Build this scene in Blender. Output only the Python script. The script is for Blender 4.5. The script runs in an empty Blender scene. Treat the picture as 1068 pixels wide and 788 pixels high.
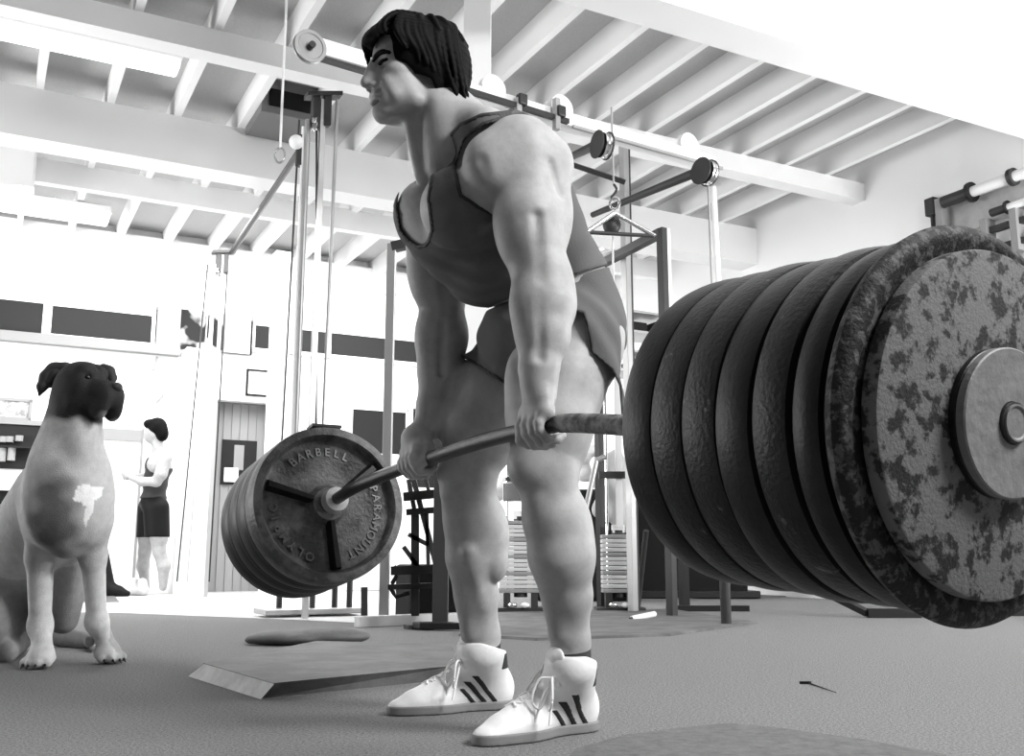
import bpy, bmesh, math, random
import numpy as np
from mathutils import Vector, Matrix, Quaternion
random.seed(7); rng = np.random.default_rng(5)
SC = bpy.context.scene; COL = SC.collection

# ------------------------------------------------------------------ camera
F = 1050.0; CX, CY = 534.0, 394.0; CAM_H = .37; PITCH = math.atan(189 / F)
cam = bpy.data.objects.new('camera', bpy.data.cameras.new('camera')); COL.objects.link(cam)
cam.location = (0, 0, CAM_H); cam.rotation_euler = (math.pi / 2 + PITCH, 0, 0)
cam.data.sensor_fit = 'HORIZONTAL'; cam.data.sensor_width = 36; cam.data.lens = 36 * F / 1068
cam.data.clip_start = .05; cam.data.clip_end = 200
SC.camera = cam
# ------------------------------------------------------------------ sky and exposure
world = bpy.data.worlds.new('world'); SC.world = world; world.use_nodes = True
bg = world.node_tree.nodes['Background']; bg.inputs[0].default_value = (1, 1, 1, 1); bg.inputs[1].default_value = .13
SC.view_settings.view_transform = 'Standard'; SC.view_settings.look = 'None'
SC.view_settings.exposure = 0; SC.view_settings.gamma = 1; SC.view_settings.use_curve_mapping = False

# room directions: RB runs away from the camera along the joists, RA along the beams
TH = math.radians(27.9)
RB = np.array([-math.sin(TH), math.cos(TH), 0.]); RA = np.array([math.cos(TH), math.sin(TH), 0.])
UP = np.array([0, 0, 1.])
def R_(a, b, z): return RA * a + RB * b + UP * z

def area(name, loc, to, sx, sy, power):
    l = bpy.data.lights.new(name, 'AREA'); l.shape = 'RECTANGLE'; l.size = sx; l.size_y = sy; l.energy = power
    o = bpy.data.objects.new(name, l); COL.objects.link(o); o.location = loc
    o.rotation_euler = (Vector(to) - Vector(loc)).to_track_quat('-Z', 'Y').to_euler(); return o
area('daylight_front_window', (3.2, .2, 3.6), (.1, 2.2, .8), 1.6, 1.2, 330)
area('added_back_fill', tuple(R_(2.6, 9.6, 3.62)), tuple(R_(2.6, 10.4, 0)), 5.0, 2.6, 450)  # added overhead lamp that brightens the back of the room
area('added_ceiling_fill_left', tuple(R_(-4.5, 8.3, 1.2)), tuple(R_(1.8, 10.6, 4.2)), 3, 2.2, 520)  # added unseen lamp at left, aimed up to lift the ceiling
area('added_ceiling_fill_right', tuple(R_(6.9, 1.5, 1.6)), tuple(R_(4.6, 7.2, 4.2)), 2.4, 1.4, 390)  # added unseen lamp at right, also brightening the ceiling

# ------------------------------------------------------------------ helpers
cosP, sinP = math.cos(PITCH), math.sin(PITCH)
RT = np.array([1, 0, 0.]); FW = np.array([0, cosP, sinP]); UC = np.array([0, -sinP, cosP]); EYE = np.array([0, 0, CAM_H])
def ray(x, y): return FW + RT * (x - CX) / F + UC * (CY - y) / F
def P(x, y, d): return EYE + ray(x, y) * d                      # a point at a measured distance
def Zp(x, y, z=0.): r = ray(x, y); return EYE + r * ((z - CAM_H) / r[2])
def Bp(x, y, b): r = ray(x, y); return EYE + r * (b / (r @ RB))   # on a wall facing along RB
def Ap(x, y, a): r = ray(x, y); return EYE + r * (a / (r @ RA))

def mat(name, col, rough=.6, metal=0., emit=None, bump=0., bscale=60., var=0., vscale=8., col2=None, lo=.45, hi=.6, detail=6., spec=None, coat=0.):
    m = bpy.data.materials.new(name); m.use_nodes = True; nt = m.node_tree; n = nt.nodes; L = nt.links
    b = n['Principled BSDF']
    def g(c): return (c, c, c, 1) if not isinstance(c, tuple) else (*c, 1)
    b.inputs['Base Color'].default_value = g(col); b.inputs['Roughness'].default_value = rough; b.inputs['Metallic'].default_value = metal
    if spec is not None: b.inputs['Specular IOR Level'].default_value = spec
    if coat: b.inputs['Coat Weight'].default_value = coat
    if emit is not None:
        b.inputs['Emission Color'].default_value = (1, 1, 1, 1); b.inputs['Emission Strength'].default_value = emit
    tc = n.new('ShaderNodeTexCoord')
    if col2 is not None or var:
        t = n.new('ShaderNodeTexNoise'); t.inputs['Scale'].default_value = vscale; t.inputs['Detail'].default_value = detail; t.inputs['Roughness'].default_value = .65
        L.new(tc.outputs['Object'], t.inputs['Vector'])
        r = n.new('ShaderNodeValToRGB'); L.new(t.outputs['Fac'], r.inputs[0]); L.new(r.outputs[0], b.inputs['Base Color'])
        e = r.color_ramp.elements
        if col2 is not None:
            e[0].position = lo; e[1].position = hi; e[0].color = g(col); e[1].color = g(col2)
        else:
            e[0].position = .3; e[1].position = .7; e[0].color = g(col * (1 - var)); e[1].color = g(min(1, col * (1 + var)))
    if bump:
        t2 = n.new('ShaderNodeTexNoise'); t2.inputs['Scale'].default_value = bscale; t2.inputs['Detail'].default_value = 5
        L.new(tc.outputs['Object'], t2.inputs['Vector'])
        bp = n.new('ShaderNodeBump'); bp.inputs['Strength'].default_value = bump; bp.inputs['Distance'].default_value = .01
        L.new(t2.outputs['Fac'], bp.inputs['Height']); L.new(bp.outputs[0], b.inputs['Normal'])
    return m

def tag(o, label=None, cat=None, group=None, kind=None):
    if label: o['label'] = label
    if cat: o['category'] = cat
    if group: o['group'] = group
    if kind: o['kind'] = kind
    return o
def empty(name, label, cat, loc=(0, 0, 0), group=None, kind=None):
    o = bpy.data.objects.new(name, None); COL.objects.link(o); o.location = loc; o.empty_display_size = .05
    return tag(o, label, cat, group, kind)
def link(name, me, m, parent=None, smooth=False):
    if m is not None and not me.materials: me.materials.append(m)
    o = bpy.data.objects.new(name, me); COL.objects.link(o)
    if smooth:
        me.polygons.foreach_set('use_smooth', [True] * len(me.polygons))
    if parent is not None:
        o.parent = parent
        o.matrix_parent_inverse = Matrix.Translation(parent.location).inverted() if parent.rotation_euler[:] == (0, 0, 0) else parent.matrix_basis.inverted()
    return o

class MB:
    """collects simple shapes in world space into one mesh"""
    def __init__(s): s.bm = bmesh.new()
    def box(s, c, size, ax=None, bev=.0):
        ax = ax if ax is not None else (RA, RB, UP)
        M = Matrix(((*[float(ax[i][0]) * size[i] for i in range(3)], c[0]), (*[float(ax[i][1]) * size[i] for i in range(3)], c[1]), (*[float(ax[i][2]) * size[i] for i in range(3)], c[2]), (0, 0, 0, 1)))
        r = bmesh.ops.create_cube(s.bm, size=1, matrix=M)
        if bev:
            ed = list({e for v in r['verts'] for e in v.link_edges})
            bmesh.ops.bevel(s.bm, geom=ed, offset=bev, segments=2, affect='EDGES', profile=.5)
        return s
    def rod(s, p, q, r, r2=None, seg=14):
        p, q = Vector(p), Vector(q); d = q - p
        M = Matrix.Translation((p + q) / 2) @ d.to_track_quat('Z', 'Y').to_matrix().to_4x4()
        bmesh.ops.create_cone(s.bm, cap_ends=True, segments=seg, radius1=r, radius2=r if r2 is None else r2, depth=d.length, matrix=M); return s
    def beam(s, p, q, w, h, side=None, bev=.0):
        p, q = np.array(p, float), np.array(q, float); d = q - p; L = np.linalg.norm(d); d = d / L
        sd = np.array(side, float) if side is not None else (RA if abs(d @ RA) < .9 else RB)
        sd = sd - d * (sd @ d); sd /= np.linalg.norm(sd); t = np.cross(d, sd)
        return s.box((p + q) / 2, (w, h, L), (sd, t, d), bev)
    def ball(s, c, r, sc=(1, 1, 1), seg=16):
        bmesh.ops.create_uvsphere(s.bm, u_segments=seg, v_segments=seg // 2 + 2, radius=r, matrix=Matrix.Translation(Vector(c)) @ Matrix.Diagonal((*sc, 1))); return s
    def path(s, pts, r, seg=10, closed=False):
        pts = [Vector(p) for p in pts]; n = len(pts); rings = []
        up = Vector((0, 0, 1))
        for i, p in enumerate(pts):
            t = (pts[(i + 1) % n] - pts[i - 1]) if closed else (pts[min(i + 1, n - 1)] - pts[max(i - 1, 0)])
            t.normalize()
            a = t.cross(up)
            if a.length < .15: a = t.cross(Vector((1, 0, 0)))
            a.normalize(); b2 = t.cross(a)
            rr = r[i] if hasattr(r, '__len__') else r
            rings.append([s.bm.verts.new(p + (a * math.cos(k * 2 * math.pi / seg) + b2 * math.sin(k * 2 * math.pi / seg)) * rr) for k in range(seg)])
        for i in range(n if closed else n - 1):
            A, B = rings[i], rings[(i + 1) % n]
            for k in range(seg): s.bm.faces.new((A[k], A[(k + 1) % seg], B[(k + 1) % seg], B[k]))
        if not closed:
            s.bm.faces.new(rings[0][::-1]); s.bm.faces.new(rings[-1])
        return s
    def lathe(s, prof, C, n, seg=96):
        """profile of (distance along n, radius) round the axis through C"""
        n = Vector(n).normalized(); e1 = n.orthogonal().normalized(); e2 = n.cross(e1); C = Vector(C); rings = []
        for (h, r) in prof:
            if r < 1e-6: rings.append([s.bm.verts.new(C + n * h)] * seg)
            else: rings.append([s.bm.verts.new(C + n * h + (e1 * math.cos(2 * math.pi * k / seg) + e2 * math.sin(2 * math.pi * k / seg)) * r) for k in range(seg)])
        for A, B in zip(rings, rings[1:]):
            for k in range(seg):
                vs = [A[k], A[(k + 1) % seg], B[(k + 1) % seg], B[k]]; u = []
                for v in vs:
                    if v not in u: u.append(v)
                if len(u) > 2:
                    try: s.bm.faces.new(u)
                    except ValueError: pass
        return s
    def build(s, name, m, parent=None, smooth=None):
        bmesh.ops.recalc_face_normals(s.bm, faces=s.bm.faces)
        me = bpy.data.meshes.new(name); s.bm.to_mesh(me); s.bm.free()
        o = link(name, me, m, parent)
        if smooth:
            me.polygons.foreach_set('use_smooth', [True] * len(me.polygons)); me.set_sharp_from_angle(angle=math.radians(smooth if smooth > 1 else 35))
        return o

# ------------------------------------------------------------------ signed-distance modelling of bodies
class Field:
    def __init__(s, lo, hi, res):
        s.lo = np.array(lo, float); s.res = res; s.n = (np.ceil((np.array(hi) - s.lo) / res)).astype(int) + 1
        s.v = np.full(s.n, 1., np.float32)
    def copy(s):
        f = Field.__new__(Field); f.lo, f.res, f.n, f.v = s.lo, s.res, s.n, s.v.copy(); return f
    def sub(s, lo, hi):
        i0 = np.clip(np.floor((np.array(lo) - s.lo) / s.res).astype(int), 0, s.n); i1 = np.clip(np.ceil((np.array(hi) - s.lo) / s.res).astype(int) + 1, 0, s.n)
        sl = tuple(slice(a, b) for a, b in zip(i0, i1))
        ax = [(s.lo[k] + np.arange(i0[k], i1[k]) * s.res).astype(np.float32) for k in range(3)]
        return sl, ax[0][:, None, None], ax[1][None, :, None], ax[2][None, None, :]
    def grid(s):
        ax = [(s.lo[k] + np.arange(s.n[k]) * s.res).astype(np.float32) for k in range(3)]
        return ax[0][:, None, None], ax[1][None, :, None], ax[2][None, None, :]
    def like(s):
        f = Field.__new__(Field); f.lo, f.res, f.n = s.lo, s.res, s.n; f.v = np.full(s.n, 1., np.float32); return f
def d_cap(x, y, z, a, b, r1, r2):
    a = np.asarray(a, np.float32); b = np.asarray(b, np.float32); ba = b - a; L = float(ba @ ba) + 1e-12
    h = np.clip(((x - a[0]) * ba[0] + (y - a[1]) * ba[1] + (z - a[2]) * ba[2]) / L, 0, 1)
    return np.sqrt((x - a[0] - h * ba[0]) ** 2 + (y - a[1] - h * ba[1]) ** 2 + (z - a[2] - h * ba[2]) ** 2) - (r1 + (r2 - r1) * h)
def d_ell(x, y, z, c, r, Rm=None):
    dx, dy, dz = x - np.float32(c[0]), y - np.float32(c[1]), z - np.float32(c[2])
    if Rm is not None:
        R = np.asarray(Rm, np.float32)     # columns are the ellipsoid's axes
        dx, dy, dz = (dx * R[0, 0] + dy * R[1, 0] + dz * R[2, 0], dx * R[0, 1] + dy * R[1, 1] + dz * R[2, 1], dx * R[0, 2] + dy * R[1, 2] + dz * R[2, 2])
    k0 = np.sqrt((dx / r[0]) ** 2 + (dy / r[1]) ** 2 + (dz / r[2]) ** 2); k1 = np.sqrt((dx / r[0] ** 2) ** 2 + (dy / r[1] ** 2) ** 2 + (dz / r[2] ** 2) ** 2)
    return k0 * (k0 - 1) / np.maximum(k1, 1e-6)
def smin(a, b, k):
    if k <= 0: return np.minimum(a, b)
    h = np.clip(.5 + .5 * (b - a) / k, 0, 1); return b * (1 - h) + a * h - k * h * (1 - h)
def smax(a, b, k): return -smin(-a, -b, k)
class Clay:
    """a list of capsules and ellipsoids blended into one surface"""
    def __init__(s): s.p = []
    def cap(s, a, b, r1, r2=None, k=.02, op='+'): s.p.append(('c', a, b, r1, r1 if r2 is None else r2, k, op)); return s
    def ell(s, c, r, R=None, k=.02, op='+'): s.p.append(('e', c, r, R, None, k, op)); return s
    def chain(s, pts, rs, k=.02, op='+'):
        for i in range(len(pts) - 1): s.cap(pts[i], pts[i + 1], rs[i], rs[i + 1], k, op)
        return s
    def fill(s, f, extra=.0):
        for t, A, B, C, D, k, op in s.p:
            if t == 'c':
                A_, B_ = np.array(A), np.array(B); m = max(C, D) + k + extra + 2 * f.res; lo, hi = np.minimum(A_, B_) - m, np.maximum(A_, B_) + m
            else: m = (max(B) if C is not None else np.array(B)) + k + extra + 2 * f.res; lo, hi = np.array(A) - m, np.array(A) + m
            sl, x, y, z = f.sub(lo, hi)
            if f.v[sl].size == 0: continue
            d = d_cap(x, y, z, A, B, C, D) if t == 'c' else d_ell(x, y, z, A, B, C)
            f.v[sl] = smin(f.v[sl], d, k) if op == '+' else smax(f.v[sl], -d, k)
        return f
def polygonise(f, name):
    v = f.v; res = f.res; s = v < 0
    v = v.copy()
    for ax in range(3):       # close the surface at the borders of the box
        for e in (0, -1):
            idx = [slice(None)] * 3; idx[ax] = e; v[tuple(idx)] = np.maximum(v[tuple(idx)], 1e-4)
    s = v < 0; n = np.array(v.shape)
    c = np.zeros(n - 1, np.uint8)
    for i in (0, 1):
        for j in (0, 1):
            for k in (0, 1): c += s[i:n[0] - 1 + i, j:n[1] - 1 + j, k:n[2] - 1 + k]
    cells = np.argwhere((c > 0) & (c < 8)); idm = np.full(n - 1, -1, np.int32); idm[tuple(cells.T)] = np.arange(len(cells))
    corner = [(i, j, k) for i in (0, 1) for j in (0, 1) for k in (0, 1)]
    cv = {o: v[cells[:, 0] + o[0], cells[:, 1] + o[1], cells[:, 2] + o[2]] for o in corner}
    acc = np.zeros((len(cells), 3)); cnt = np.zeros(len(cells))
    for o in corner:
        for ax in range(3):
            if o[ax] == 0:
                q = list(o); q[ax] = 1; q = tuple(q); a, b = cv[o], cv[q]; m = (a < 0) != (b < 0)
                t = np.where(m, a / np.where(m, a - b, 1), 0); p = np.tile(np.array(o, float), (len(cells), 1)); p[:, ax] = t
                acc += p * m[:, None]; cnt += m
    verts = f.lo + (cells + acc / cnt[:, None]) * res
    quads = []
    for ax in range(3):
        u, w = (ax + 1) % 3, (ax + 2) % 3
        a = [slice(None)] * 3; b = [slice(None)] * 3; a[ax] = slice(0, -1); b[ax] = slice(1, None)
        sa, sb = s[tuple(a)], s[tuple(b)]; e = np.argwhere(sa != sb); ok = (e[:, u] > 0) & (e[:, w] > 0) & (e[:, u] < n[u] - 1) & (e[:, w] < n[w] - 1); e = e[ok]
        flip = sa[tuple(e.T)]
        def cid(du, dw): q = e.copy(); q[:, u] -= du; q[:, w] -= dw; return idm[tuple(q.T)]
        Q = np.stack([cid(0, 0), cid(1, 0), cid(1, 1), cid(0, 1)], 1)
        quads.append(np.where(flip[:, None], Q, Q[:, ::-1]))
    Q = np.concatenate(quads); me = bpy.data.meshes.new(name)
    me.vertices.add(len(verts)); me.vertices.foreach_set('co', verts.astype(np.float32).ravel())
    me.loops.add(Q.size); me.loops.foreach_set('vertex_index', Q.astype(np.int32).ravel())
    me.polygons.add(len(Q)); me.polygons.foreach_set('loop_start', np.arange(len(Q), dtype=np.int32) * 4)
    me.update(calc_edges=True); me.validate()
    me.polygons.foreach_set('use_smooth', [True] * len(me.polygons))
    me['_n'] = len(verts)
    return me, verts
def rotm(z=0, y=0, x=0): return np.array((Matrix.Rotation(math.radians(z), 3, 'Z') @ Matrix.Rotation(math.radians(y), 3, 'Y') @ Matrix.Rotation(math.radians(x), 3, 'X')))

def see(X, Y, Z):
    """where world points stand in the photograph"""
    q1, q2 = Y, Z - CAM_H; dep = q1 * cosP + q2 * sinP; up_ = -q1 * sinP + q2 * cosP
    return CX + F * X / dep, CY - F * up_ / dep
def poly_d(x, y, pts):
    """signed distance to a closed outline (negative inside)"""
    d = np.full(np.broadcast(x, y).shape, 1e9); ins = np.zeros(d.shape, bool); n = len(pts)
    for i in range(n):
        ax, ay = pts[i]; bx, by = pts[(i + 1) % n]; ex, ey = bx - ax, by - ay; wx, wy = x - ax, y - ay
        h = np.clip((wx * ex + wy * ey) / (ex * ex + ey * ey), 0, 1); d = np.minimum(d, (wx - ex * h) ** 2 + (wy - ey * h) ** 2)
        c = ((ay > y) != (by > y)); 
        if by != ay: ins ^= c & (x < ex * (y - ay) / (by - ay) + ax)
    return np.where(ins, -1, 1) * np.sqrt(d)
# ------------------------------------------------------------------ materials
m_wall = mat('white_paint', .86, .7); m_joist = mat('joist_paint', .8, .7); m_deck = mat('ceiling_deck', .5, .9, var=.16, vscale=220, detail=3)
m_floor = mat('carpet', .215, .95, bump=.6, bscale=300, var=.55, vscale=150, detail=8, spec=.1)
m_white = mat('white_enamel', .82, .4); m_dark = mat('dark_pane', .02, .5, spec=.1); m_grey = mat('grey_paint', .25, .6)
m_black = mat('black_rubber', .008, .6, bump=.1, bscale=200, spec=.12); m_steel = mat('steel_tube', .42, .35, .7); m_chrome = mat('chrome', .8, .15, 1.)
m_dsteel = mat('dark_steel', .04, .45, .2, spec=.3); m_black_tube = mat('black_painted_tube', .012, .4, spec=.25)
m_lamp = mat('fluorescent_tube', .9, .5, emit=3.2)
m_glow = mat('diffuser', .9, .5, emit=1.4)

# ------------------------------------------------------------------ floor, walls, ceiling
BW = 11.88; RW = 7.25
def struct(o, name_label, cat): return tag(o, name_label, cat, kind='structure')
def quad(name, pts, m):
    me = bpy.data.meshes.new(name); me.from_pydata([tuple(p) for p in pts], [], [tuple(range(len(pts)))]); me.update(); return link(name, me, m)
def slab(name, a0, a1, b0, b1, z0, z1, m, parent=None):
    return MB().box(R_((a0 + a1) / 2, (b0 + b1) / 2, (z0 + z1) / 2), (abs(a1 - a0), abs(b1 - b0), abs(z1 - z0))).build(name, m, parent)
struct(slab('floor', -6, RW + .15, -4, BW + .15, -.12, 0, m_floor), 'grey flecked carpet floor of the gym', 'floor')
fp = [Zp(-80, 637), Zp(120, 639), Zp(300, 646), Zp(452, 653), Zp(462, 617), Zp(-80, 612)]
struct(quad('floor', [(p[0], p[1], .002) for p in fp], mat('painted_floor_light', .5, .6, var=.08, vscale=5)), 'daylight painted as a pale strip of floor behind the dog and far plates', 'floor')  # pale sheet that paints daylight onto the back-left floor
# back wall, with a doorway opening
dx0, dx1 = Bp(222, 500, BW) @ RA, Bp(284, 500, BW) @ RA; dz = Bp(250, 418, BW)[2]
mb = MB()
def wseg(mb, a0, a1, z0, z1, b=BW, t=.15): mb.box(R_((a0 + a1) / 2, b + t / 2, (z0 + z1) / 2), (a1 - a0, t, z1 - z0))
wseg(mb, -6, dx0, 0, 4.6); wseg(mb, dx0, dx1, dz, 4.6); wseg(mb, dx1, RW + .15, 0, 4.6)
struct(mb.build('wall_back', m_wall), 'white back wall behind the machines', 'wall')
struct(slab('wall_right', RW, RW + .15, -4, BW + .15, 0, 4.6, m_wall), 'white right wall beyond the barbell', 'wall')
# doorway recess with grey boarding
m_board = mat('grey_boarding', .30, .7)
rec = MB(); rec.box(R_((dx0 + dx1) / 2, BW + .28, dz / 2), (dx1 - dx0, .04, dz))
for k in range(7): rec.box(R_(dx0 + (k + .5) * (dx1 - dx0) / 7, BW + .252, dz / 2), (.012, .02, dz))
for sx in (dx0 + .0, dx1 - .0): rec.box(R_(sx, BW + .14, dz / 2), (.03, .24, dz))
d1 = struct(rec.build('door_1', m_board), 'grey boarded door set back in the white wall', 'door')
p0, p1 = Bp(232, 458, BW + .24), Bp(266, 506, BW + .24)
fr = MB().box((p0 + p1) / 2, (abs((p1 - p0) @ RA), .02, p0[2] - p1[2])).build('door_pane', m_dark, d1)
q = Bp(241, 495, BW + .22); MB().box(q, (.17, .02, .17), bev=.008).build('notice', m_white, d1)
q = Bp(249, 477, BW + .225); MB().box(q, (.12, .02, .3), bev=.008).build('grey_panel', m_grey, d1)  # plain grey panel set on the dark pane

def wall_panel(name, label, cat, x0, y0, x1, y1, m, t=.02, b=BW, kind=None, framem=None, fw=.03, mid=None):
    """a framed rectangle on the back wall, corners read at its left edge"""
    L_, R2 = Bp(x0, y0, b), Bp(x0, y1, b); a0, z1, z0 = L_ @ RA, L_[2], R2[2]; a1 = Bp(x1, y1, b) @ RA
    cen = R_((a0 + a1) / 2, b - t / 2, (z0 + z1) / 2)
    o = MB().box(cen, (a1 - a0, t, z1 - z0)).build(name, m); tag(o, label, cat, kind=kind)
    if framem:
        f = MB()
        for zz in (z0, z1): f.box(R_((a0 + a1) / 2, b - t, zz), (a1 - a0 + fw, t * 1.5, fw))
        for aa in [a0, a1] + ([a0 + (a1 - a0) * k for k in mid] if mid else []): f.box(R_(aa, b - t, (z0 + z1) / 2), (fw, t * 1.5, z1 - z0 + fw))
        f.build(name.split('_')[0] + '_frame', framem, o)
    return o
m_strip = mat('smoked_glass', .025, .5, spec=.1)
wall_panel('window_1', 'dark high strip window at far left of back wall', 'window', -40, 305, 46, 349, m_strip, kind='structure', framem=m_white, fw=.06)
wall_panel('window_2', 'long dark strip window left of the paper collage', 'window', 52, 316, 160, 351, m_strip, kind='structure', framem=m_white, fw=.06)
wall_panel('window_3', 'small dark strip window right of the paper collage', 'window', 264, 337, 286, 365, m_strip, kind='structure', framem=m_white, fw=.05)
wall_panel('window_4', 'long dark strip window behind the upright rack post', 'window', 304, 341, 437, 368, m_strip, kind='structure', framem=m_white, fw=.05, mid=(.28,))
wall_panel('window_5', 'dark low window with white frame behind the rack post', 'window', 365, 424, 424, 474, m_dark, kind='structure', framem=m_white, fw=.06)
wall_panel('window_6', 'dark window pane right of the rack post', 'window', 428, 424, 470, 510, m_dark, kind='structure', framem=m_white, fw=.05)
# ledge, moulding, wall pieces
l0, l1 = Bp(0, 347, BW) @ RA, Bp(186, 366, BW) @ RA; lz = Bp(60, 356, BW)[2]
struct(slab('trim_1', l0 - 1.5, l1, BW - .12, BW, lz - .055, lz + .05, mat('ledge_grey', .24, .7)), 'grey ledge under the left strip windows', 'ledge')
# white partition standing in front of the back wall, behind the second man
pa0, pa1 = Bp(187, 500, BW - .4) @ RA, Bp(219, 500, BW - .4) @ RA
struct(slab('wall_left', pa0 - .0, pa1, BW - .4, BW, 0, Bp(200, 362, BW - .4)[2], m_wall), 'white partition end beside the grey door', 'wall')
# columns
ca = Bp(287, 300, 10.9) @ RA; cb = Bp(304, 300, 10.9) @ RA
struct(slab('trim_2', ca, cb, 10.9, 11.08, 0, 3.8, m_wall), 'white square column right of the doorway', 'column')
q = P(498, 60, 6.2); struct(MB().box((q[0], q[1], 2.12), (.165, .165, 4.24), (RT, np.array([0, 1., 0]), UP)).build('trim_3', m_wall), 'white column rising behind the lifter head', 'column')
# ceiling: deck with joists, and the big beams across
JZ = 3.9
ceil = struct(slab('ceiling', -6, RW + .1, 4.55, BW + .1, JZ + .22, JZ + .28, m_deck), 'grey ceiling deck on white joists', 'ceiling')
for k in range(-5, 14):
    a = .17 + k * .508
    if a > RW - .1: continue
    slab('joist', a - .028, a + .028, 4.6, BW, JZ, JZ + .22, m_joist, ceil)
slab('ceiling_upper', -6, RW + .1, -4, 4.55, JZ + 1.0, JZ + 1.06, m_white); o = bpy.data.objects['ceiling_upper']; o.name = 'ceiling_front'; struct(o, 'white higher ceiling in front of the deep beam', 'ceiling')
struct(slab('trim_4', -6, RW + .1, 6.5, 6.66, 3.73, JZ, m_joist), 'white cross beam nearer than the other two', 'beam')
struct(slab('trim_5', -6, RW + .1, 8.02, 8.3, 3.5, JZ, m_joist), 'deep white cross beam in middle of ceiling', 'beam')
struct(slab('trim_6', -6, RW + .1, 9.55, 9.65, 3.7, JZ + .02, m_joist), 'thin white cross beam nearest the back wall', 'beam')
struct(slab('trim_7', -6, RW + .1, 4.28, 4.56, 3.52, JZ + 1.0, m_white), 'very deep white bulkhead beam at top right', 'beam')
struct(slab('trim_8', -6, RW + .1, BW - .16, BW, 3.72, JZ + .1, m_wall), 'white plate along top of the back wall', 'beam')

# ceiling fittings
def tube_light(name, label, xr, yr, z, length, w, h):
    q = Zp(xr, yr, z); t = empty(name, label, 'ceiling light', tuple(q), 'fluorescent ceiling fixtures')
    c = q - RA * length / 2
    MB().box(c + UP * h * .7, (length, w, h * .6), bev=.01).build('housing', m_white, t)
    MB().box(c + UP * h * .2, (length * .99, w * .8, h * .5), bev=.02).build('diffuser', m_glow, t)
    for s in (-.3, .3): MB().rod(c + RA * length * s + UP * h, (c + RA * length * s) * [1, 1, 0] + UP * (JZ + .02), .008).build('hanger', m_white, t)
tube_light('fluorescent_light', 'long white fluorescent fixture at top left of the ceiling', 188, 76, 3.72, 2.6, .22, .16)
tube_light('fluorescent_light', 'shorter white fluorescent fixture low on the left, near the back wall', 114, 234, 3.72, 2.6, .22, .16)
q = Zp(35, 202, 3.5); t = empty('unit_heater', 'square white heater box hung at the left edge', 'heater', tuple(q))
MB().box(q - RA * .35 + UP * .22 + RB * .2, (.7, .4, .44), bev=.02).build('housing', m_white, t)
for s in (.2, .5): MB().rod(q - RA * s + RB * .2 + UP * .44, q - RA * s + RB * .2 + UP * .6, .012).build('hanger', m_white, t)
# air vent between two joists
va = .17 + 3 * .508; vc = R_(va + .254, 7.72, 3.86)
t = empty('air_vent', 'dark rectangular air duct outlet between two ceiling joists', 'vent', tuple(vc))
MB().box(vc + UP * .12, (.45, .52, .3), bev=.005).build('duct', mat('vent_metal', .14, .6), t)
MB().box(vc + UP * .10 - RB * .265, (.33, .02, .14)).build('grille', m_black, t)
# pull cord
q0 = P(296, 66, 5.9); q1 = P(292, 162, 5.9); t = empty('pull_cord', 'white cord with a ring hanging from the ceiling', 'cord', tuple(q1))
MB().rod((q0[0], q0[1], JZ), (q0[0], q0[1], q1[2]), .007).build('rope', m_white, t)
MB().path([Vector((q0[0] + .028 * math.cos(u), q0[1], q1[2] - .04 + .045 * math.sin(u))) for u in np.linspace(0, 6.28, 18)[:-1]], .007, 8, True).build('ring', m_steel, t)

# collage of paper and shapes between the strip windows
L0, L1 = Bp(163, 320, BW), Bp(163, 364, BW); R1 = Bp(262, 364, BW); a0, a1, z1, z0 = L0 @ RA, R1 @ RA, L0[2], L1[2] + .03
t = empty('wall_mural', 'patchy black and white picture panel on the back wall', 'mural', tuple(R_(a0, BW, z0)))
MB().box(R_((a0 + a1) / 2, BW - .02, (z0 + z1) / 2), (a1 - a0, .04, z1 - z0)).build('panel', mat('mural_paint', .006, .8, col2=.28, vscale=3.2, lo=.5, hi=.53, detail=1.5), t)
MB().box(R_(a0 + .14, BW - .05, (z0 + z1) / 2), (.26, .03, z1 - z0)).build('side_board', m_grey, t)
MB().box(R_(a1 - .18, BW - .05, (z0 + z1) / 2), (.3, .03, z1 - z0)).build('edge_board', mat('pale_board', .5, .7), t)
# framed notice
A0, A1 = Bp(258, 387, BW), Bp(283, 412, BW); zc = (A0[2] + A1[2]) / 2; ac = (A0 @ RA + A1 @ RA) / 2; hw = abs(A1 @ RA - A0 @ RA) / 2; hh = hw * 1.0
t = empty('picture_frame', 'square thin black frame with white sheet above the doorway', 'picture frame', tuple(R_(ac, BW, zc)))
MB().box(R_(ac, BW - .008, zc), (2 * hw, .016, 2 * hh)).build('sheet', m_white, t)
f = MB()
for s in (-1, 1): f.box(R_(ac + s * hw, BW - .015, zc), (.022, .03, 2 * hh + .022)); f.box(R_(ac, BW - .015, zc + s * hh), (2 * hw + .022, .03, .022))
f.build('border', m_dark, t)
o = wall_panel('wall_photo', 'small grey framed photo above the dark counter at left', 'picture', -14, 415, 31, 435, mat('photo_print', .5, .5, col2=.2, vscale=14, lo=.4, hi=.6), framem=m_grey, fw=.03)
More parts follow.
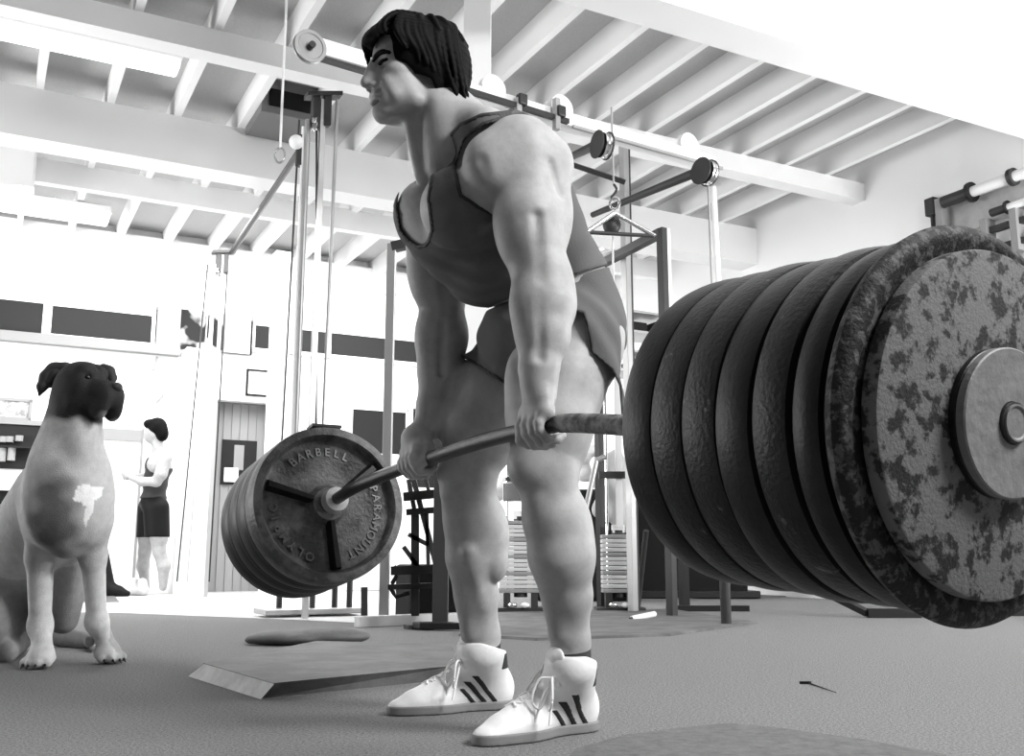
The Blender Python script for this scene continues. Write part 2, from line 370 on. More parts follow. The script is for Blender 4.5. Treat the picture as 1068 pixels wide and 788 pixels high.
# counter hatch at the left, behind the dog
o = wall_panel('service_hatch', 'dark serving hatch with shelves behind the dog', 'hatch', -60, 436, 62, 489, m_dark, t=.03, framem=m_grey, fw=.05)
for k, (x, y) in enumerate(((3, 458), (10, 458), (20, 457), (2, 474), (12, 473))):
    q = Bp(x, y, BW - .1)
    tag(MB().rod(q - UP * (.03 if k < 3 else .07), q + UP * (.03 if k < 3 else .07), .04).build('jar', m_grey, None, 35), ('short grey jar at far left of the upper hatch row', 'short grey jar in the middle of the upper hatch row', 'short grey jar at right end of the upper hatch row', 'taller grey jar at left of the lower hatch row', 'taller grey jar at right of the lower hatch row')[k], 'jar', 'jars in the serving hatch')
q = Bp(0, 466, BW - .08); tag(MB().box(Bp(10, 466, BW - .09), (1.6, .16, .02)).build('hatch_shelf', m_dark), 'thin dark shelf across the serving hatch', 'shelf')
t = empty('counter_front', 'white counter front with black base behind the dog', 'counter', tuple(R_(-.4, BW - .3, 0)))
y0, y1 = Bp(0, 490, BW - .25)[2], Bp(0, 511, BW - .25)[2]; ce = Bp(64, 500, BW - .25) @ RA
MB().box(R_(ce - 1.2, BW - .14, (y0 + y1) / 2), (2.4, .26, y0 - y1)).build('top_band', m_white, t)
MB().box(R_(ce - 1.2, BW - .12, y1 / 2), (2.4, .24, y1)).build('base', m_black, t)
o = wall_panel('door_lintel', 'grey horizontal band on the wall left of the second man', 'lintel', 100, 446, 147, 458, m_grey, t=.03)
g0, g1 = Bp(149, 450, BW) @ RA, Bp(149, 600, BW)
struct(slab('trim_9', g0 - .012, g0 + .012, BW - .02, BW, 0, Bp(149, 447, BW)[2], m_grey), 'thin grey door jamb behind the second man', 'trim')
for (xa, ya, xb, yb) in ((160, 386, 164, 372), (163, 420, 170, 412)):
    a, b2 = Bp(xa, ya, BW - .02), Bp(xb, yb, BW - .02)
    tag(MB().beam(a, b2, .05, .02, RB).build('coat_hook', m_grey), 'small grey hook on the white wall, %s' % ('upper of two' if ya < 400 else 'lower of two'), 'hook')
q = Bp(232, 352, BW - .02)
# hanging shelf boxes on the right (behind the lifter)
# ------------------------------------------------------------------ barbell
AZ = .5371
BU = np.array([math.sin(AZ), -math.cos(AZ), 0.])            # along the bar, towards the camera
BW_ = np.array([-BU[1] * -1, 0, 0]); BE = P(1056.3, 441, 1.1268)
def barp(x, y):
    N = np.array([BU[1], -BU[0], 0]); r = ray(x, y); return EYE + r * (((BE - EYE) @ N) / (r @ N))
TR, TL = .0891, .17
nR = BU * math.cos(TR) - UP * math.sin(TR); nL = -BU * math.cos(TL) - UP * math.sin(TL)
LC = P(345, 524, 2.87)
m_iron = mat('cast_iron', .016, .42, bump=.10, bscale=160, col2=.006, vscale=9, lo=.35, hi=.7, spec=.24)
m_chip = mat('chipped_iron', .014, .42, bump=.18, bscale=160, col2=.10, vscale=34, lo=.63, hi=.69, spec=.26)
m_rust = mat('mottled_iron', .028, .65, bump=.2, bscale=220, col2=.15, vscale=40, lo=.44, hi=.51, spec=.15, detail=12)
m_rim = mat('speckled_iron', .018, .6, bump=.25, bscale=200, col2=.09, vscale=60, lo=.50, hi=.58, spec=.15, detail=10)
m_hub = mat('grey_iron', .17, .55, bump=.2, bscale=80, var=.25, vscale=30, detail=8)
m_face = mat('worn_plate_face', .035, .45, bump=.3, bscale=90, col2=.17, vscale=9, lo=.42, hi=.66, spec=.4)
m_bar = mat('bar_steel', .06, .38, .5, bump=.2, bscale=300)
tb = empty('barbell_bar', 'long steel bar bending down at both ends, held by the lifter', 'barbell bar', tuple(barp(500, 462)))
h1, h2 = barp(437, 482), barp(567, 445)
cps = [LC + nL * -.0, LC - nL * .22, h1, barp(500, 461), h2, barp(605, 441), BE - nR * .475, BE - nR * .40]
def catmull(pts, n=10):
    pts = [np.array(p, float) for p in pts]; pts = [2 * pts[0] - pts[1]] + pts + [2 * pts[-1] - pts[-2]]; out = []
    for i in range(1, len(pts) - 2):
        a, b, c, d = pts[i - 1:i + 3]
        for k in range(n):
            t = k / n; out.append(.5 * ((2 * b) + (c - a) * t + (2 * a - 5 * b + 4 * c - d) * t * t + (3 * b - a - 3 * c + d) * t ** 3))
    return out + [pts[-2]]
BAR = catmull(cps, 10)
MB().path(BAR, .0165, 20).build('shaft', m_bar, tb, 50)
MB().rod(BE - nR * .43, BE + nR * .004, .0235, seg=40).build('sleeve', m_bar, tb, 50)
MB().rod(LC - nL * .01, LC + nL * .42, .0245, seg=40).build('sleeve', m_bar, tb, 50)
MB().lathe([(-.0, 0), (-.0, .034), (.02, .036), (.034, .036), (.034, 0)], LC - nL * .052, nL, 48).build('collar', mat('bright_steel', .7, .35, .5), tb, 40)
MB().lathe([(-.0, 0), (-.0, .034), (.02, .036), (.034, .036), (.034, 0)], BE - nR * .452, nR, 48).build('collar', m_bar, tb, 40)
MB().lathe([(0, 0), (0, .021), (.0035, .021), (.0035, .019), (.0015, .017), (.0015, 0)], BE + nR * .003, nR, 48).build('end_cap', m_hub, tb, 40)
MB().path(BAR[46:56], .0185, 20).build('grip_tape', mat('worn_tape', .25, .8, col2=.06, vscale=30, lo=.4, hi=.6), tb, 50)

def rim_plate(C, n, R, th, m, name='weight_plate', deep=True, ribs=False, bulge=.004, seg=128):
    """a deep-dish plate; n points to the face that carries the dish, C is that face's centre"""
    r = R; e = .007
    if deep:
        prof = [(-th * .5, .026), (-th * .12, .026), (-th * .12, .047), (-th * .3, .052), (-th * .42, .06), (-th * .45, r - .045), (-th * .40, r - .038), (-th * .06, r - .031), (0, r - .027), (0, r - .014), (-.001, r - .005)]
        k = 6
        for i in range(k + 1):
            u = i / k; prof.append((-.004 - (th - .008) * u, r - .0015 + bulge * 4 * u * (1 - u) - bulge))
        prof += [(-th + .001, r - .005), (-th, r - .014), (-th, r - .03), (-th * .75, r - .036), (-th * .72, .06), (-th * .9, .05), (-th * .9, .026), (-th * .5, .026)]
    else:
        prof = [(-th * .5, .026), (0, .026), (0, r - .004), (-.0012, r - .0012), (-.004, r), (-th + .004, r), (-th, r - .004), (-th, .026), (-th * .5, .026)]
    return MB().lathe(prof, C, n, seg).build(name, m, None, 40)

PLG = 'wide deep plates loaded on the near end of the bar'
ordn = ['outermost of the six wide deep plates on the near end', 'second wide deep plate in from the big lipped disc', 'third wide deep plate in from the big lipped disc',
        'third wide deep near plate counting from the lifter', 'second wide deep near plate counting from the lifter', 'wide deep near plate closest to the lifter knee']
for k in range(6):
    back = .1185 + .0625 * k; th = (.0385, .0530, .0560, .0607, .0607, .0607)[k]
    C = BE - nR * (back - th)
    wob = [0, .002, -.001, .002, 0, 0][k]
    o = rim_plate(C + UP * wob, nR, .2255, th, m_chip if k in (1, 3, 4) else m_iron, bulge=.0025)
    tag(o, 'black iron plate, ' + ordn[k], 'weight plate', PLG)
# big flanged plate with rolled lip, small flat disc, hub discs
R = .2335; pr = [(-.02, .026), (-.006, .026), (-.006, .16), (-.004, R - .03), (0, R - .02), (0, R - .012), (-.004, R - .004), (-.011, R), (-.019, R - .002), (-.026, R - .008), (-.034, R - .016), (-.036, .2), (-.036, .026), (-.02, .026)]
o = MB().lathe(pr, BE - nR * .041, nR, 160).build('weight_plate', m_rim, None, 40); tag(o, 'largest plate, speckled with a rounded lip, behind the mottled disc', 'weight plate')
o = rim_plate(BE - nR * .0208, nR, .2, .0235, m_rust, deep=False, seg=160); tag(o, 'mottled grey and black flat disc facing right, edge worn bright', 'weight plate')
o = MB().lathe([(-.006, .0245), (0, .0245), (0, .0835), (-.0015, .0853), (-.0105, .0853), (-.012, .084), (-.012, .0245), (-.006, .0245)], BE, nR, 96).build('weight_plate', m_hub, None, 30); tag(o, 'small smooth grey disc, outermost on the near end', 'weight plate')
o = MB().lathe([(-.004, .0245), (0, .0245), (0, .084), (-.001, .0853), (-.0075, .0853), (-.0085, .084), (-.0085, .0245), (-.004, .0245)], BE - nR * .0122, nR, 96).build('weight_plate', m_iron, None, 30); tag(o, 'small black disc sandwiched between smooth and mottled discs', 'weight plate')

# far plates
lab = ['black plate with raised lettering and three spokes, facing the lifter', 'second plate outward from the lettered plate on the far end', 'third plate outward from the lettered plate on the far end',
       'last plate outward on the far end of the bar']
for k in range(4):
    C = LC + nL * (k * .082)
    o = rim_plate(C, -nL, .2285, .0805, m_face if k == 0 else m_iron, bulge=.004)
    tag(o, lab[k], 'weight plate', 'plates loaded on the far end of the bar')
    if k == 0: lp = o
# spokes and letters on the lettered face
fn = -nL; fn = fn / np.linalg.norm(fn)                      # faces the lifter
fu = UP - fn * (UP @ fn); fu /= np.linalg.norm(fu); fr_ = np.cross(fu, fn)   # right seen from the front
def pol(r, deg, h): a = math.radians(deg); return LC + fr_ * (r * math.cos(a)) + fu * (r * math.sin(a)) + fn * h
for deg in (163, 38, -83):
    a = math.radians(deg); rd = fr_ * math.cos(a) + fu * math.sin(a); sd = -fr_ * math.sin(a) + fu * math.cos(a)
    bm = bmesh.new()
    def V(r, s, h): return bm.verts.new(Vector(LC + rd * r + sd * s + fn * h))
    A = [V(.05, -.013, -.038), V(.05, .013, -.038), V(.185, .017, -.038), V(.185, -.017, -.038), V(.05, -.006, -.004), V(.05, .006, -.004), V(.183, .008, -.009), V(.183, -.008, -.009)]
    for f_ in ((0, 3, 2, 1), (4, 5, 6, 7), (0, 1, 5, 4), (1, 2, 6, 5), (2, 3, 7, 6), (3, 0, 4, 7)): bm.faces.new([A[i] for i in f_])
    m_ = MB(); m_.bm.free(); m_.bm = bm; m_.build('spoke', m_iron, lp)
m_let = mat('raised_letters', .14, .4, spec=.6)
def arc_word(word, mid, span, rad=.158, size=.034):
    obs = []
    n = len(word); bm = bmesh.new()
    for i, ch in enumerate(word):
        cu = bpy.data.curves.new('t', 'FONT'); cu.body = ch; cu.size = size; cu.extrude = .0022; cu.align_x = 'CENTER'; cu.offset = .0006
        ob = bpy.data.objects.new('t', cu); COL.objects.link(ob)
        me = ob.to_mesh() if False else bpy.data.meshes.new_from_object(ob.evaluated_get(bpy.context.evaluated_depsgraph_get()) if False else ob)
        bpy.data.objects.remove(ob)
        deg = mid + span / 2 - span * i / (n - 1); a = math.radians(deg)
        rd = fr_ * math.cos(a) + fu * math.sin(a); tg = fr_ * math.sin(a) - fu * math.cos(a)
        o_ = LC + rd * (rad - size * .35) + fn * -.0335
        M = Matrix(((tg[0] * 1.0, rd[0], fn[0], o_[0]), (tg[1], rd[1], fn[1], o_[1]), (tg[2], rd[2], fn[2], o_[2]), (0, 0, 0, 1)))
        me.transform(M); bm.from_mesh(me); bpy.data.meshes.remove(me)
    me = bpy.data.meshes.new('lettering'); bm.to_mesh(me); bm.free(); return link('lettering', me, m_let, lp)
arc_word('BARBELL', 98, 62); arc_word('PARAMOUNT', -22, 84); arc_word('OLYMPIC', -143, 66)
MB().box(LC + fu * .232 + nL * .035, (.09, .05, .008), (fr_, nL, fu)).build('top_tag', m_iron, lp)
# ------------------------------------------------------------------ the lifter
WF = np.array([BU[1], -BU[0], 0.])                      # the way he faces
OM = BE - 1.26 * BU; OM = np.array([OM[0], OM[1], 0.])
def M(x, y, Y):
    r = ray(x, y); t = ((OM - EYE) @ BU + Y) / (r @ BU); p = EYE + r * t - OM
    return np.array([p @ WF, Y, p[2]])
def to_local(p): p = np.asarray(p) - OM; return np.array([p @ WF, p @ BU, p[2]])
MANM = Matrix(((WF[0], BU[0], 0, OM[0]), (WF[1], BU[1], 0, OM[1]), (0, 0, 1, 0), (0, 0, 0, 1)))
m_skin = mat('skin', .36, .52, bump=.05, bscale=220, var=.13, vscale=26, spec=.32)
m_hair = mat('dark_hair', .004, .6, bump=.15, bscale=300, spec=.06)
m_tank = mat('tank_fabric', .115, .85, bump=.12, bscale=260, spec=.1)
m_short = mat('shorts_fabric', .115, .85, bump=.12, bscale=200, spec=.1)
m_trim = mat('dark_piping', .02, .7)
m_shoe = mat('white_leather', .8, .45, bump=.1, bscale=60, var=.05, vscale=20); m_sole = mat('gum_sole', .2, .6); m_sock = mat('dark_sock', .03, .9)
m_lace = mat('white_lace', .85, .7)

torso = Clay()
hipc = M(598, 335, 0); waist = M(574, 285, 0); chest = M(512, 215, 0); ub = M(500, 165, 0)
torso.ell(M(594, 345, 0), (.105, .16, .12), k=.02)
torso.ell(M(604, 350, .085), (.085, .08, .10), k=.04).ell(M(604, 350, -.085), (.085, .08, .10), k=.04)      # buttocks
torso.ell(M(578, 295, 0), (.115, .14, .13), rotm(0, 25), k=.05)
torso.ell(M(545, 262, 0), (.125, .155, .14), rotm(0, 30), k=.05)
torso.ell(M(512, 212, 0), (.135, .175, .17), rotm(0, 40), k=.05)
torso.ell(M(535, 175, .06), (.10, .12, .13), rotm(0, 35), k=.04).ell(M(535, 175, -.06), (.10, .12, .13), rotm(0, 35), k=.04)
torso.ell(M(568, 225, .11), (.075, .07, .15), rotm(0, 28), k=.04).ell(M(568, 225, -.11), (.075, .07, .15), rotm(0, 28), k=.04)    # lats
torso.ell(M(478, 218, .085), (.075, .10, .085), rotm(0, 35), k=.03)                                       # pecs
torso.ell(M(446, 228, -.085), (.062, .095, .085), rotm(0, 30), k=.022)
torso.cap(M(505, 135, .12), M(478, 128, .03), .05, .055, .04).cap(M(488, 142, -.12), M(474, 132, -.03), .045, .05, .04)    # trapezius
torso.ell(M(470, 252, -.05), (.07, .09, .08), k=.04).ell(M(508, 278, -.01), (.085, .12, .085), rotm(0, 30), k=.04)
skin = Clay(); skin.p += torso.p
# neck and jaw muscles
skin.cap(M(484, 150, 0), M(452, 98, -.005), .080, .063, .04)
skin.cap(M(456, 172, .03), M(454, 108, .052), .022, .026, .035).cap(M(440, 180, -.02), M(430, 128, .0), .018, .02, .03).cap(M(470, 150, .06), M(468, 112, .045), .035, .03, .04)
# near arm
skin.ell(M(543, 163, .205), (.088, .08, .088), k=.03).ell(M(515, 178, .20), (.065, .06, .08), rotm(0, 20), k=.03).ell(M(568, 182, .215), (.06, .06, .09), rotm(0, -20), k=.025)
skin.ell(M(550, 215, .235), (.064, .06, .12), rotm(0, -5), k=.03)
skin.ell(M(541, 235, .24), (.05, .048, .09), k=.02).ell(M(572, 230, .235), (.052, .05, .105), rotm(0, -8), k=.02)
skin.cap(M(553, 230, .25), M(565, 290, .262), .062, .056, .03)
skin.chain([M(565, 288, .262), M(567, 318, .268), M(566, 350, .275), M(562, 385, .282), M(562, 402, .285)], [.058, .060, .052, .037, .032], .02)
skin.ell(M(555, 318, .27), (.045, .04, .075), k=.02).ell(M(580, 312, .262), (.038, .04, .075), k=.02)
skin.cap(M(586, 292, .25), M(577, 370, .275), .014, .010, .02)
# far arm
skin.ell(M(448, 222, -.20), (.082, .075, .085), k=.03)
skin.cap(M(449, 235, -.225), M(459, 300, -.245), .068, .064, .03)
skin.ell(M(449, 280, -.245), (.056, .056, .095), k=.025).ell(M(470, 275, -.235), (.055, .055, .1), k=.025)
skin.chain([M(461, 312, -.25), M(461, 350, -.258), M(458, 385, -.265), M(451, 425, -.27), M(448, 442, -.274)], [.055, .058, .051, .037, .032], .02)
skin.ell(M(450, 352, -.258), (.04, .04, .08), k=.018).ell(M(472, 352, -.255), (.034, .04, .07), k=.018)
skin.cap(M(444, 350, -.26), M(443, 400, -.27), .012, .008, .012)
# grooves between the muscles
for a_, b_, r_, k_ in ((M(520, 200, .288), M(545, 228, .312), .004, .022), (M(560, 225, .310), M(564, 288, .326), .005, .02), (M(563, 305, .334), M(563, 372, .318), .006, .018),
                       (M(545, 300, .31), M(552, 360, .312), .004, .014), (M(500, 165, .245), M(512, 196, .26), .006, .02), (M(575, 170, .285), M(585, 200, .285), .005, .02),
                       (M(462, 285, -.175), M(466, 325, -.19), .006, .02), (M(462, 335, -.195), M(460, 390, -.222), .006, .016)):
    skin.cap(a_, b_, r_, r_ * .8, k_, '-')
# near leg
skin.ell(M(602, 360, .10), (.10, .09, .13), k=.04)
skin.chain([M(600, 360, .115), M(583, 400, .125), M(573, 440, .135), M(567, 475, .135)], [.098, .092, .086, .068], .03)
skin.ell(M(580, 395, .10), (.09, .085, .13), k=.03).ell(M(562, 420, .11), (.07, .06, .13), rotm(0, 18), k=.03)
skin.cap(M(594, 400, .13), M(590, 470, .13), .07, .045, .03)
skin.ell(M(553, 488, .14), (.048, .045, .05), k=.03).ell(M(572, 495, .13), (.062, .055, .06), k=.03)
skin.chain([M(571, 500, .13), M(577, 540, .13), M(585, 580, .13), M(592, 620, .118), M(595, 668, .100), M(597, 690, .092)], [.06, .062, .066, .050, .039, .038], .02)
skin.ell(M(590, 560, .125), (.058, .064, .105), k=.02).ell(M(596, 585, .14), (.045, .05, .07), k=.012).cap(M(560, 520, .14), M(583, 660, .108), .026, .02, .02)
# far leg
skin.chain([M(575, 360, -.12), M(540, 385, -.165), M(514, 412, -.20), M(500, 445, -.22), M(493, 475, -.235)], [.102, .098, .094, .086, .066], .03)
skin.cap(M(530, 425, -.19), M(512, 470, -.22), .08, .05, .03).ell(M(487, 445, -.225), (.06, .06, .08), k=.025)
skin.ell(M(474, 492, -.245), (.042, .045, .05), k=.025).ell(M(490, 498, -.24), (.062, .055, .06), k=.03)
skin.chain([M(490, 502, -.245), M(492, 540, -.255), M(492, 580, -.265), M(497, 620, -.288), M(502, 662, -.308), M(504, 690, -.315)], [.062, .064, .06, .050, .044, .040], .02)
skin.ell(M(505, 555, -.25), (.062, .06, .105), rotm(0, 6), k=.012).ell(M(512, 580, -.24), (.042, .042, .065), rotm(0, 10), k=.006).cap(M(470, 515, -.25), M(490, 660, -.298), .024, .02, .02)
skin.cap(M(488, 575, -.215), M(504, 632, -.25), .012, .004, .02)
# feet inside the shoes
for hp, tp_, sh_y in ((Zp(631, 760), Zp(501, 781), -.03), (Zp(545, 738), Zp(409, 748), -.035)):
    hp, tp_ = to_local(hp), to_local(tp_); u_ = tp_ - hp; a_, b_ = hp + u_ * .22, hp + u_ * .62
    skin.cap((a_[0], a_[1] + sh_y, .06), (b_[0], b_[1] + sh_y, .030), .024, .012, .015)

def hand(wr, g, side, tilt):
    """a fist closed over the bar: wrist wr, grip centre g, thumb towards -side"""
    b = to_local(barp(*tilt)) ; d = (b - g); d /= np.linalg.norm(d)        # along the bar, away from the thumb
    X = np.array([1., 0, 0]); X = X - d * (X @ d); X /= np.linalg.norm(X); Z = np.cross(X, d); Z = Z if Z[2] > 0 else -Z
    def q(x, y, z): return g + X * x + d * y + Z * z
    skin.cap(wr, q(.008, 0, .062), .031, .03, .02).ell(q(.014, .002, .045), (.025, .042, .042), k=.015)
    skin.cap(q(.016, -.034, .03), q(.016, .034, .026), .019, .017, .012)
    for i, y in enumerate((-.034, -.0115, .0115, .033)):
        r = (.0108, .0112, .0106, .0092)[i]; L = (.95, 1.05, 1., .82)[i]
        pts = [q(.022, y, .026), q(.032, y * 1.02, .004), q(.031, y * 1.02, -.012 * L), q(.014, y, -.031 * L), q(-.012, y * .95, -.030 * L), q(-.024, y * .95, -.016)]
        for j in range(5): skin.cap(pts[j], pts[j + 1], r * (1.05, 1.05, 1., .97, .93)[j], r * (1.05, 1., .97, .93, .85)[j], .0035 if j else .008)
    pts = [q(-.004, -.03, .055), q(.0, -.052, .028), q(.012, -.053, -.006), q(.028, -.042, -.024)]
    for j in range(3): skin.cap(pts[j], pts[j + 1], (.017, .0135, .012)[j], (.0135, .012, .0105)[j], .008 if j else .015)
hand(M(562, 404, .285), to_local(barp(567, 446)) + np.array([.0, 0, .0]), 1, (590, 442))
hand(M(447, 444, -.274), to_local(barp(437, 482)), -1, (380, 508))

# head: profile coordinates (x forward, y left, z up) about the head centre
HC = M(433, 76, -.005); HR = rotm(-7, 0, 0) @ rotm(0, 3)
def hd(x, y, z): return HC + HR @ np.array([x, y, z])
def hell(c, r, k=.012, op='+', rot=None): skin.ell(hd(*c), r, HR if rot is None else HR @ rot, k, op)
def hcap(a, b, r1, r2, k=.01, op='+'): skin.cap(hd(*a), hd(*b), r1, r2, k, op)
hell((-.01, 0, .035), (.098, .075, .086)); hell((.048, 0, .03), (.046, .058, .05), .02)
hell((.04, 0, -.035), (.055, .056, .066), .02)
for s in (-1, 1):
    hell((.054, s * .040, -.022), (.026, .022, .018), .02)
    hcap((.012, s * .036, -.062), (.028, s * .040, -.086), .010, .016, .04); hcap((.025, s * .05, -.088), (.075, s * .018, -.108), .019, .016, .02)
    hell((.04, s * .04, -.062), (.032, .02, .03), .016)
hell((.035, 0, -.085), (.055, .045, .03), .02); hell((.082, 0, -.104), (.02, .023, .019), .012)
hell((.082, 0, -.07), (.022, .032, .028), .012)
for s in (-1, 1):
    hell((.095, s * .034, -.001), (.022, .022, .0125), .010, '-')
    hcap((.090, s * .010, .014), (.078, s * .046, .015), .0095, .009, .01)
    hell((.072, s * .033, -.002), (.0135, .017, .0135), .004)
    hcap((.087, s * .02, -.002), (.075, s * .048, .001), .0035, .003, .003)          # squeezed eyelids
    hcap((.086, s * .022, .004), (.076, s * .046, .006), .004, .0035, .003)
hcap((.094, 0, .014), (.116, 0, -.036), .0090, .0105, .008); hell((.115, 0, -.043), (.0135, .0115, .010), .006); hell((.092, 0, -.022), (.020, .013, .030), .012)
for s in (-1, 1):
    hell((.100, s * .0125, -.049), (.0125, .0075, .0085), .005); hell((.104, s * .009, -.0575), (.0065, .0038, .0045), .003, '-')
    hcap((.091, s * .024, -.046), (.081, s * .037, -.070), .0045, .0055, .006, '-')          # grimace folds
    hcap((.080, s * .036, -.050), (.068, s * .044, -.080), .010, .012, .02)
hcap((.099, -.018, -.067), (.099, .018, -.067), .0062, .0062, .008); hcap((.097, -.017, -.077), (.097, .017, -.077), .0065, .0065, .008)
hcap((.106, -.018, -.0725), (.106, .018, -.0725), .0035, .0035, .003, '-'); hcap((.106, .014, -.0725), (.092, .031, -.069), .0025, .003, .003, '-'); hcap((.106, -.014, -.0725), (.092, -.031, -.069), .0025, .003, .003, '-')
hell((.092, 0, -.088), (.02, .02, .005), .006, '-')
for s in (-1, 1):
    hell((-.034, s * .072, .004), (.017, .009, .03), .006, '+', rotm(s * 18)); hell((-.028, s * .078, .008), (.008, .005, .016), .004, '-', rotm(s * 18)); hell((-.034, s * .070, -.022), (.009, .007, .009), .005)

f = Field((-.46, -.42, .0), (.46, .40, 1.66), .0036)
skin.fill(f)
body_f = f
me, bv = polygonise(f, 'person'); me.materials.append(m_skin)
man = bpy.data.objects.new('person', me); COL.objects.link(man); man.matrix_world = MANM
tag(man, 'dark-haired muscular lifter in tank top and shorts gripping the bent bar', 'person')
def child(name, me, m, parent=man):
    me.materials.append(m); o = bpy.data.objects.new(name, me); COL.objects.link(o); o.parent = parent; return o
def lchild(mb, name, m, parent=man, smooth=50): o = mb.build(name, m, None, smooth); o.parent = parent; return o

# tank top: the torso grown outwards, cut by arm holes, neck scoop and waist
ft = Field((-.46, -.3, .85), (.42, .32, 1.42), .004); tt = Clay(); tt.p += torso.p
tt.cap(M(505, 140, .14), M(482, 135, .03), .05, .055, .03)
tt.fill(ft, .01); gx, gy, gz = ft.grid(); ft.v -= .006
ft.v += .0022 * np.sin(gx * 55 + gz * 90 + 8 * np.sin(gy * 13)) * np.clip((1.2 - gz) * 4, 0, 1)
cut = Clay(); cut.ell(M(447, 232, -.235), (.085, .10, .13), k=.0)                       # far arm hole
fc = ft.like(); cut.fill(fc, .02)
def seeL(x, y, z): return see(OM[0] + WF[0] * x + BU[0] * y, OM[1] + WF[1] * x + BU[1] * y, z + 0 * x + 0 * y)
ux, uy = seeL(gx, gy, gz)
neck = poly_d(ux, uy, [(560, 92), (530, 116), (502, 119), (480, 129), (463, 148), (451, 175), (446, 207), (450, 240), (445, 254), (437, 257), (426, 251), (417, 240), (413, 215), (416, 195), (400, 150), (400, 70), (560, 70)]) / 450
armh = poly_d(ux, uy, [(545, 120), (528, 123), (504, 130), (484, 145), (474, 172), (481, 203), (499, 215), (540, 236), (575, 226), (588, 195), (576, 155), (556, 126)]) / 480
armh = np.where(gy > .02, armh, 1.)
fc.v = np.minimum(np.minimum(fc.v, neck), armh).astype(np.float32)
wz = M(606, 288, 0); fz = (gz - wz[2]) + (gx - wz[0]) * .42
solid = np.maximum(ft.v, -fc.v); top = np.maximum(solid, -fz)
ft2 = ft.copy(); ft2.v = top.astype(np.float32)
me, _ = polygonise(ft2, 'tank_top'); child('tank_top', me, m_tank)
ft3 = ft.copy(); ft3.v = np.maximum(np.maximum(ft.v - .002, np.abs(fc.v - .002) - .0045), -fz).astype(np.float32)
me, _ = polygonise(ft3, 'piping'); tp = child('piping', me, m_trim)
# shorts
fs = Field((-.42, -.36, .62), (.16, .30, 1.14), .004); sh = Clay(); sh.p += torso.p[:4]
sh.cap(M(595, 355, .115), M(596, 425, .125), .102, .106, .03)
sh.cap(M(575, 355, -.12), M(520, 408, -.195), .114, .114, .03).ell(M(545, 350, -.03), (.09, .12, .1), k=.04)
sh.fill(fs, .02); gx, gy, gz = fs.grid()
fs.v -= .008; fs.v += (.004 * np.sin(gx * 50 + gz * 22 + 5 * gy) * np.sin(gy * 30 + gz * 14) + .003 * np.sin(gx * 80 - gz * 60)) * np.clip((1.02 - gz) * 6, 0, 1)
shell = np.maximum(fs.v, -(fs.v + .0085))
wt = M(606, 290, 0); fw = (gz - wt[2]) + (gx - wt[0]) * .42
ux, uy = seeL(gx, gy, gz)
q_out = poly_d(ux, uy, [(500, 372), (545, 345), (593, 325), (608, 326), (613, 343), (617, 367), (638, 385), (646, 402), (652, 480), (450, 480)]) / 460
q_in = poly_d(ux, uy, [(440, 350), (491, 377), (535, 406), (542, 373), (565, 365), (600, 380), (620, 421), (665, 421), (665, 520), (440, 520)]) / 450
w_ = np.clip((gy - .085) / .02, 0, 1); hole = q_in * (1 - w_) + q_out * w_
body = np.maximum(np.maximum(shell, fw), -hole)
f4 = fs.copy(); f4.v = body.astype(np.float32); me, _ = polygonise(f4, 'shorts'); so = child('shorts', me, m_short)
f5 = fs.copy(); f5.v = np.maximum(np.maximum(fs.v - .002, -(fs.v + .0095)), np.maximum(np.abs(hole - .003) - .0035, fw)).astype(np.float32)
me, _ = polygonise(f5, 'hem'); child('hem', me, m_trim, so)
# waist cord and tied string
wb = [M(589, 273, .13), M(600, 269, .125), M(612, 264, .11), M(624, 261, .08)]
lchild(MB().path([Vector(p + np.array([-.004, .012, 0])) for p in catmull(wb, 6)], .0045, 8), 'belt_edge', m_lace)
st = [M(546, 341, .12), M(540, 352, .12), M(542, 362, .12), M(545, 372, .12)]
mb = MB(); [mb.ball(p, .0042) for p in catmull(st, 5)]; lchild(mb, 'drawstring', m_lace, so)

# hair: a cap with combed locks
fh = Field(HC - .2, HC + .2, .0026); h = Clay()
def hh(c, r, k=.02, op='+', rot=None): h.ell(hd(*c), r, HR if rot is None else HR @ rot, k, op)
hh((-.025, 0, .045), (.098, .082, .072)); hh((.045, 0, .07), (.058, .062, .030), .03); hh((-.06, 0, .0), (.062, .076, .08), .03)
hh((-.066, 0, -.045), (.046, .062, .042), .03)
hh((.082, 0, .058), (.04, .05, .028), .02)
for s in (-1, 1): hh((.012, s * .052, .018), (.058, .030, .055), .02); hh((-.03, s * .05, -.02), (.045, .032, .06), .02)
def lock(pts, r0, r1, k=.004):
    pts = catmull(pts, 4); n = len(pts)
    for i in range(n - 1):
        u0, u1 = i / (n - 1), (i + 1) / (n - 1); h.cap(hd(*pts[i]), hd(*pts[i + 1]), r0 + (r1 - r0) * u0, r0 + (r1 - r0) * u1, k)
rr = random.Random(3); rj = lambda a: rr.uniform(-a, a)
for i in range(22):           # fringe swept forward and down
    y = -.058 + .116 * i / 21; j = rj(.004); low = .018 + .02 * abs(math.sin(i * 1.7)) + (.026 if y > .0 else 0) + rj(.006)
    lock([(.0, y * .8, .112 + j), (.055, y * .95, .106 + j), (.105 - abs(y) * .3, y * 1.08, .078 + j), (.119 - abs(y) * .5 , y * 1.15, .05 + j), (.112 - abs(y) * .5, y * 1.15, low)], .008, .0028)
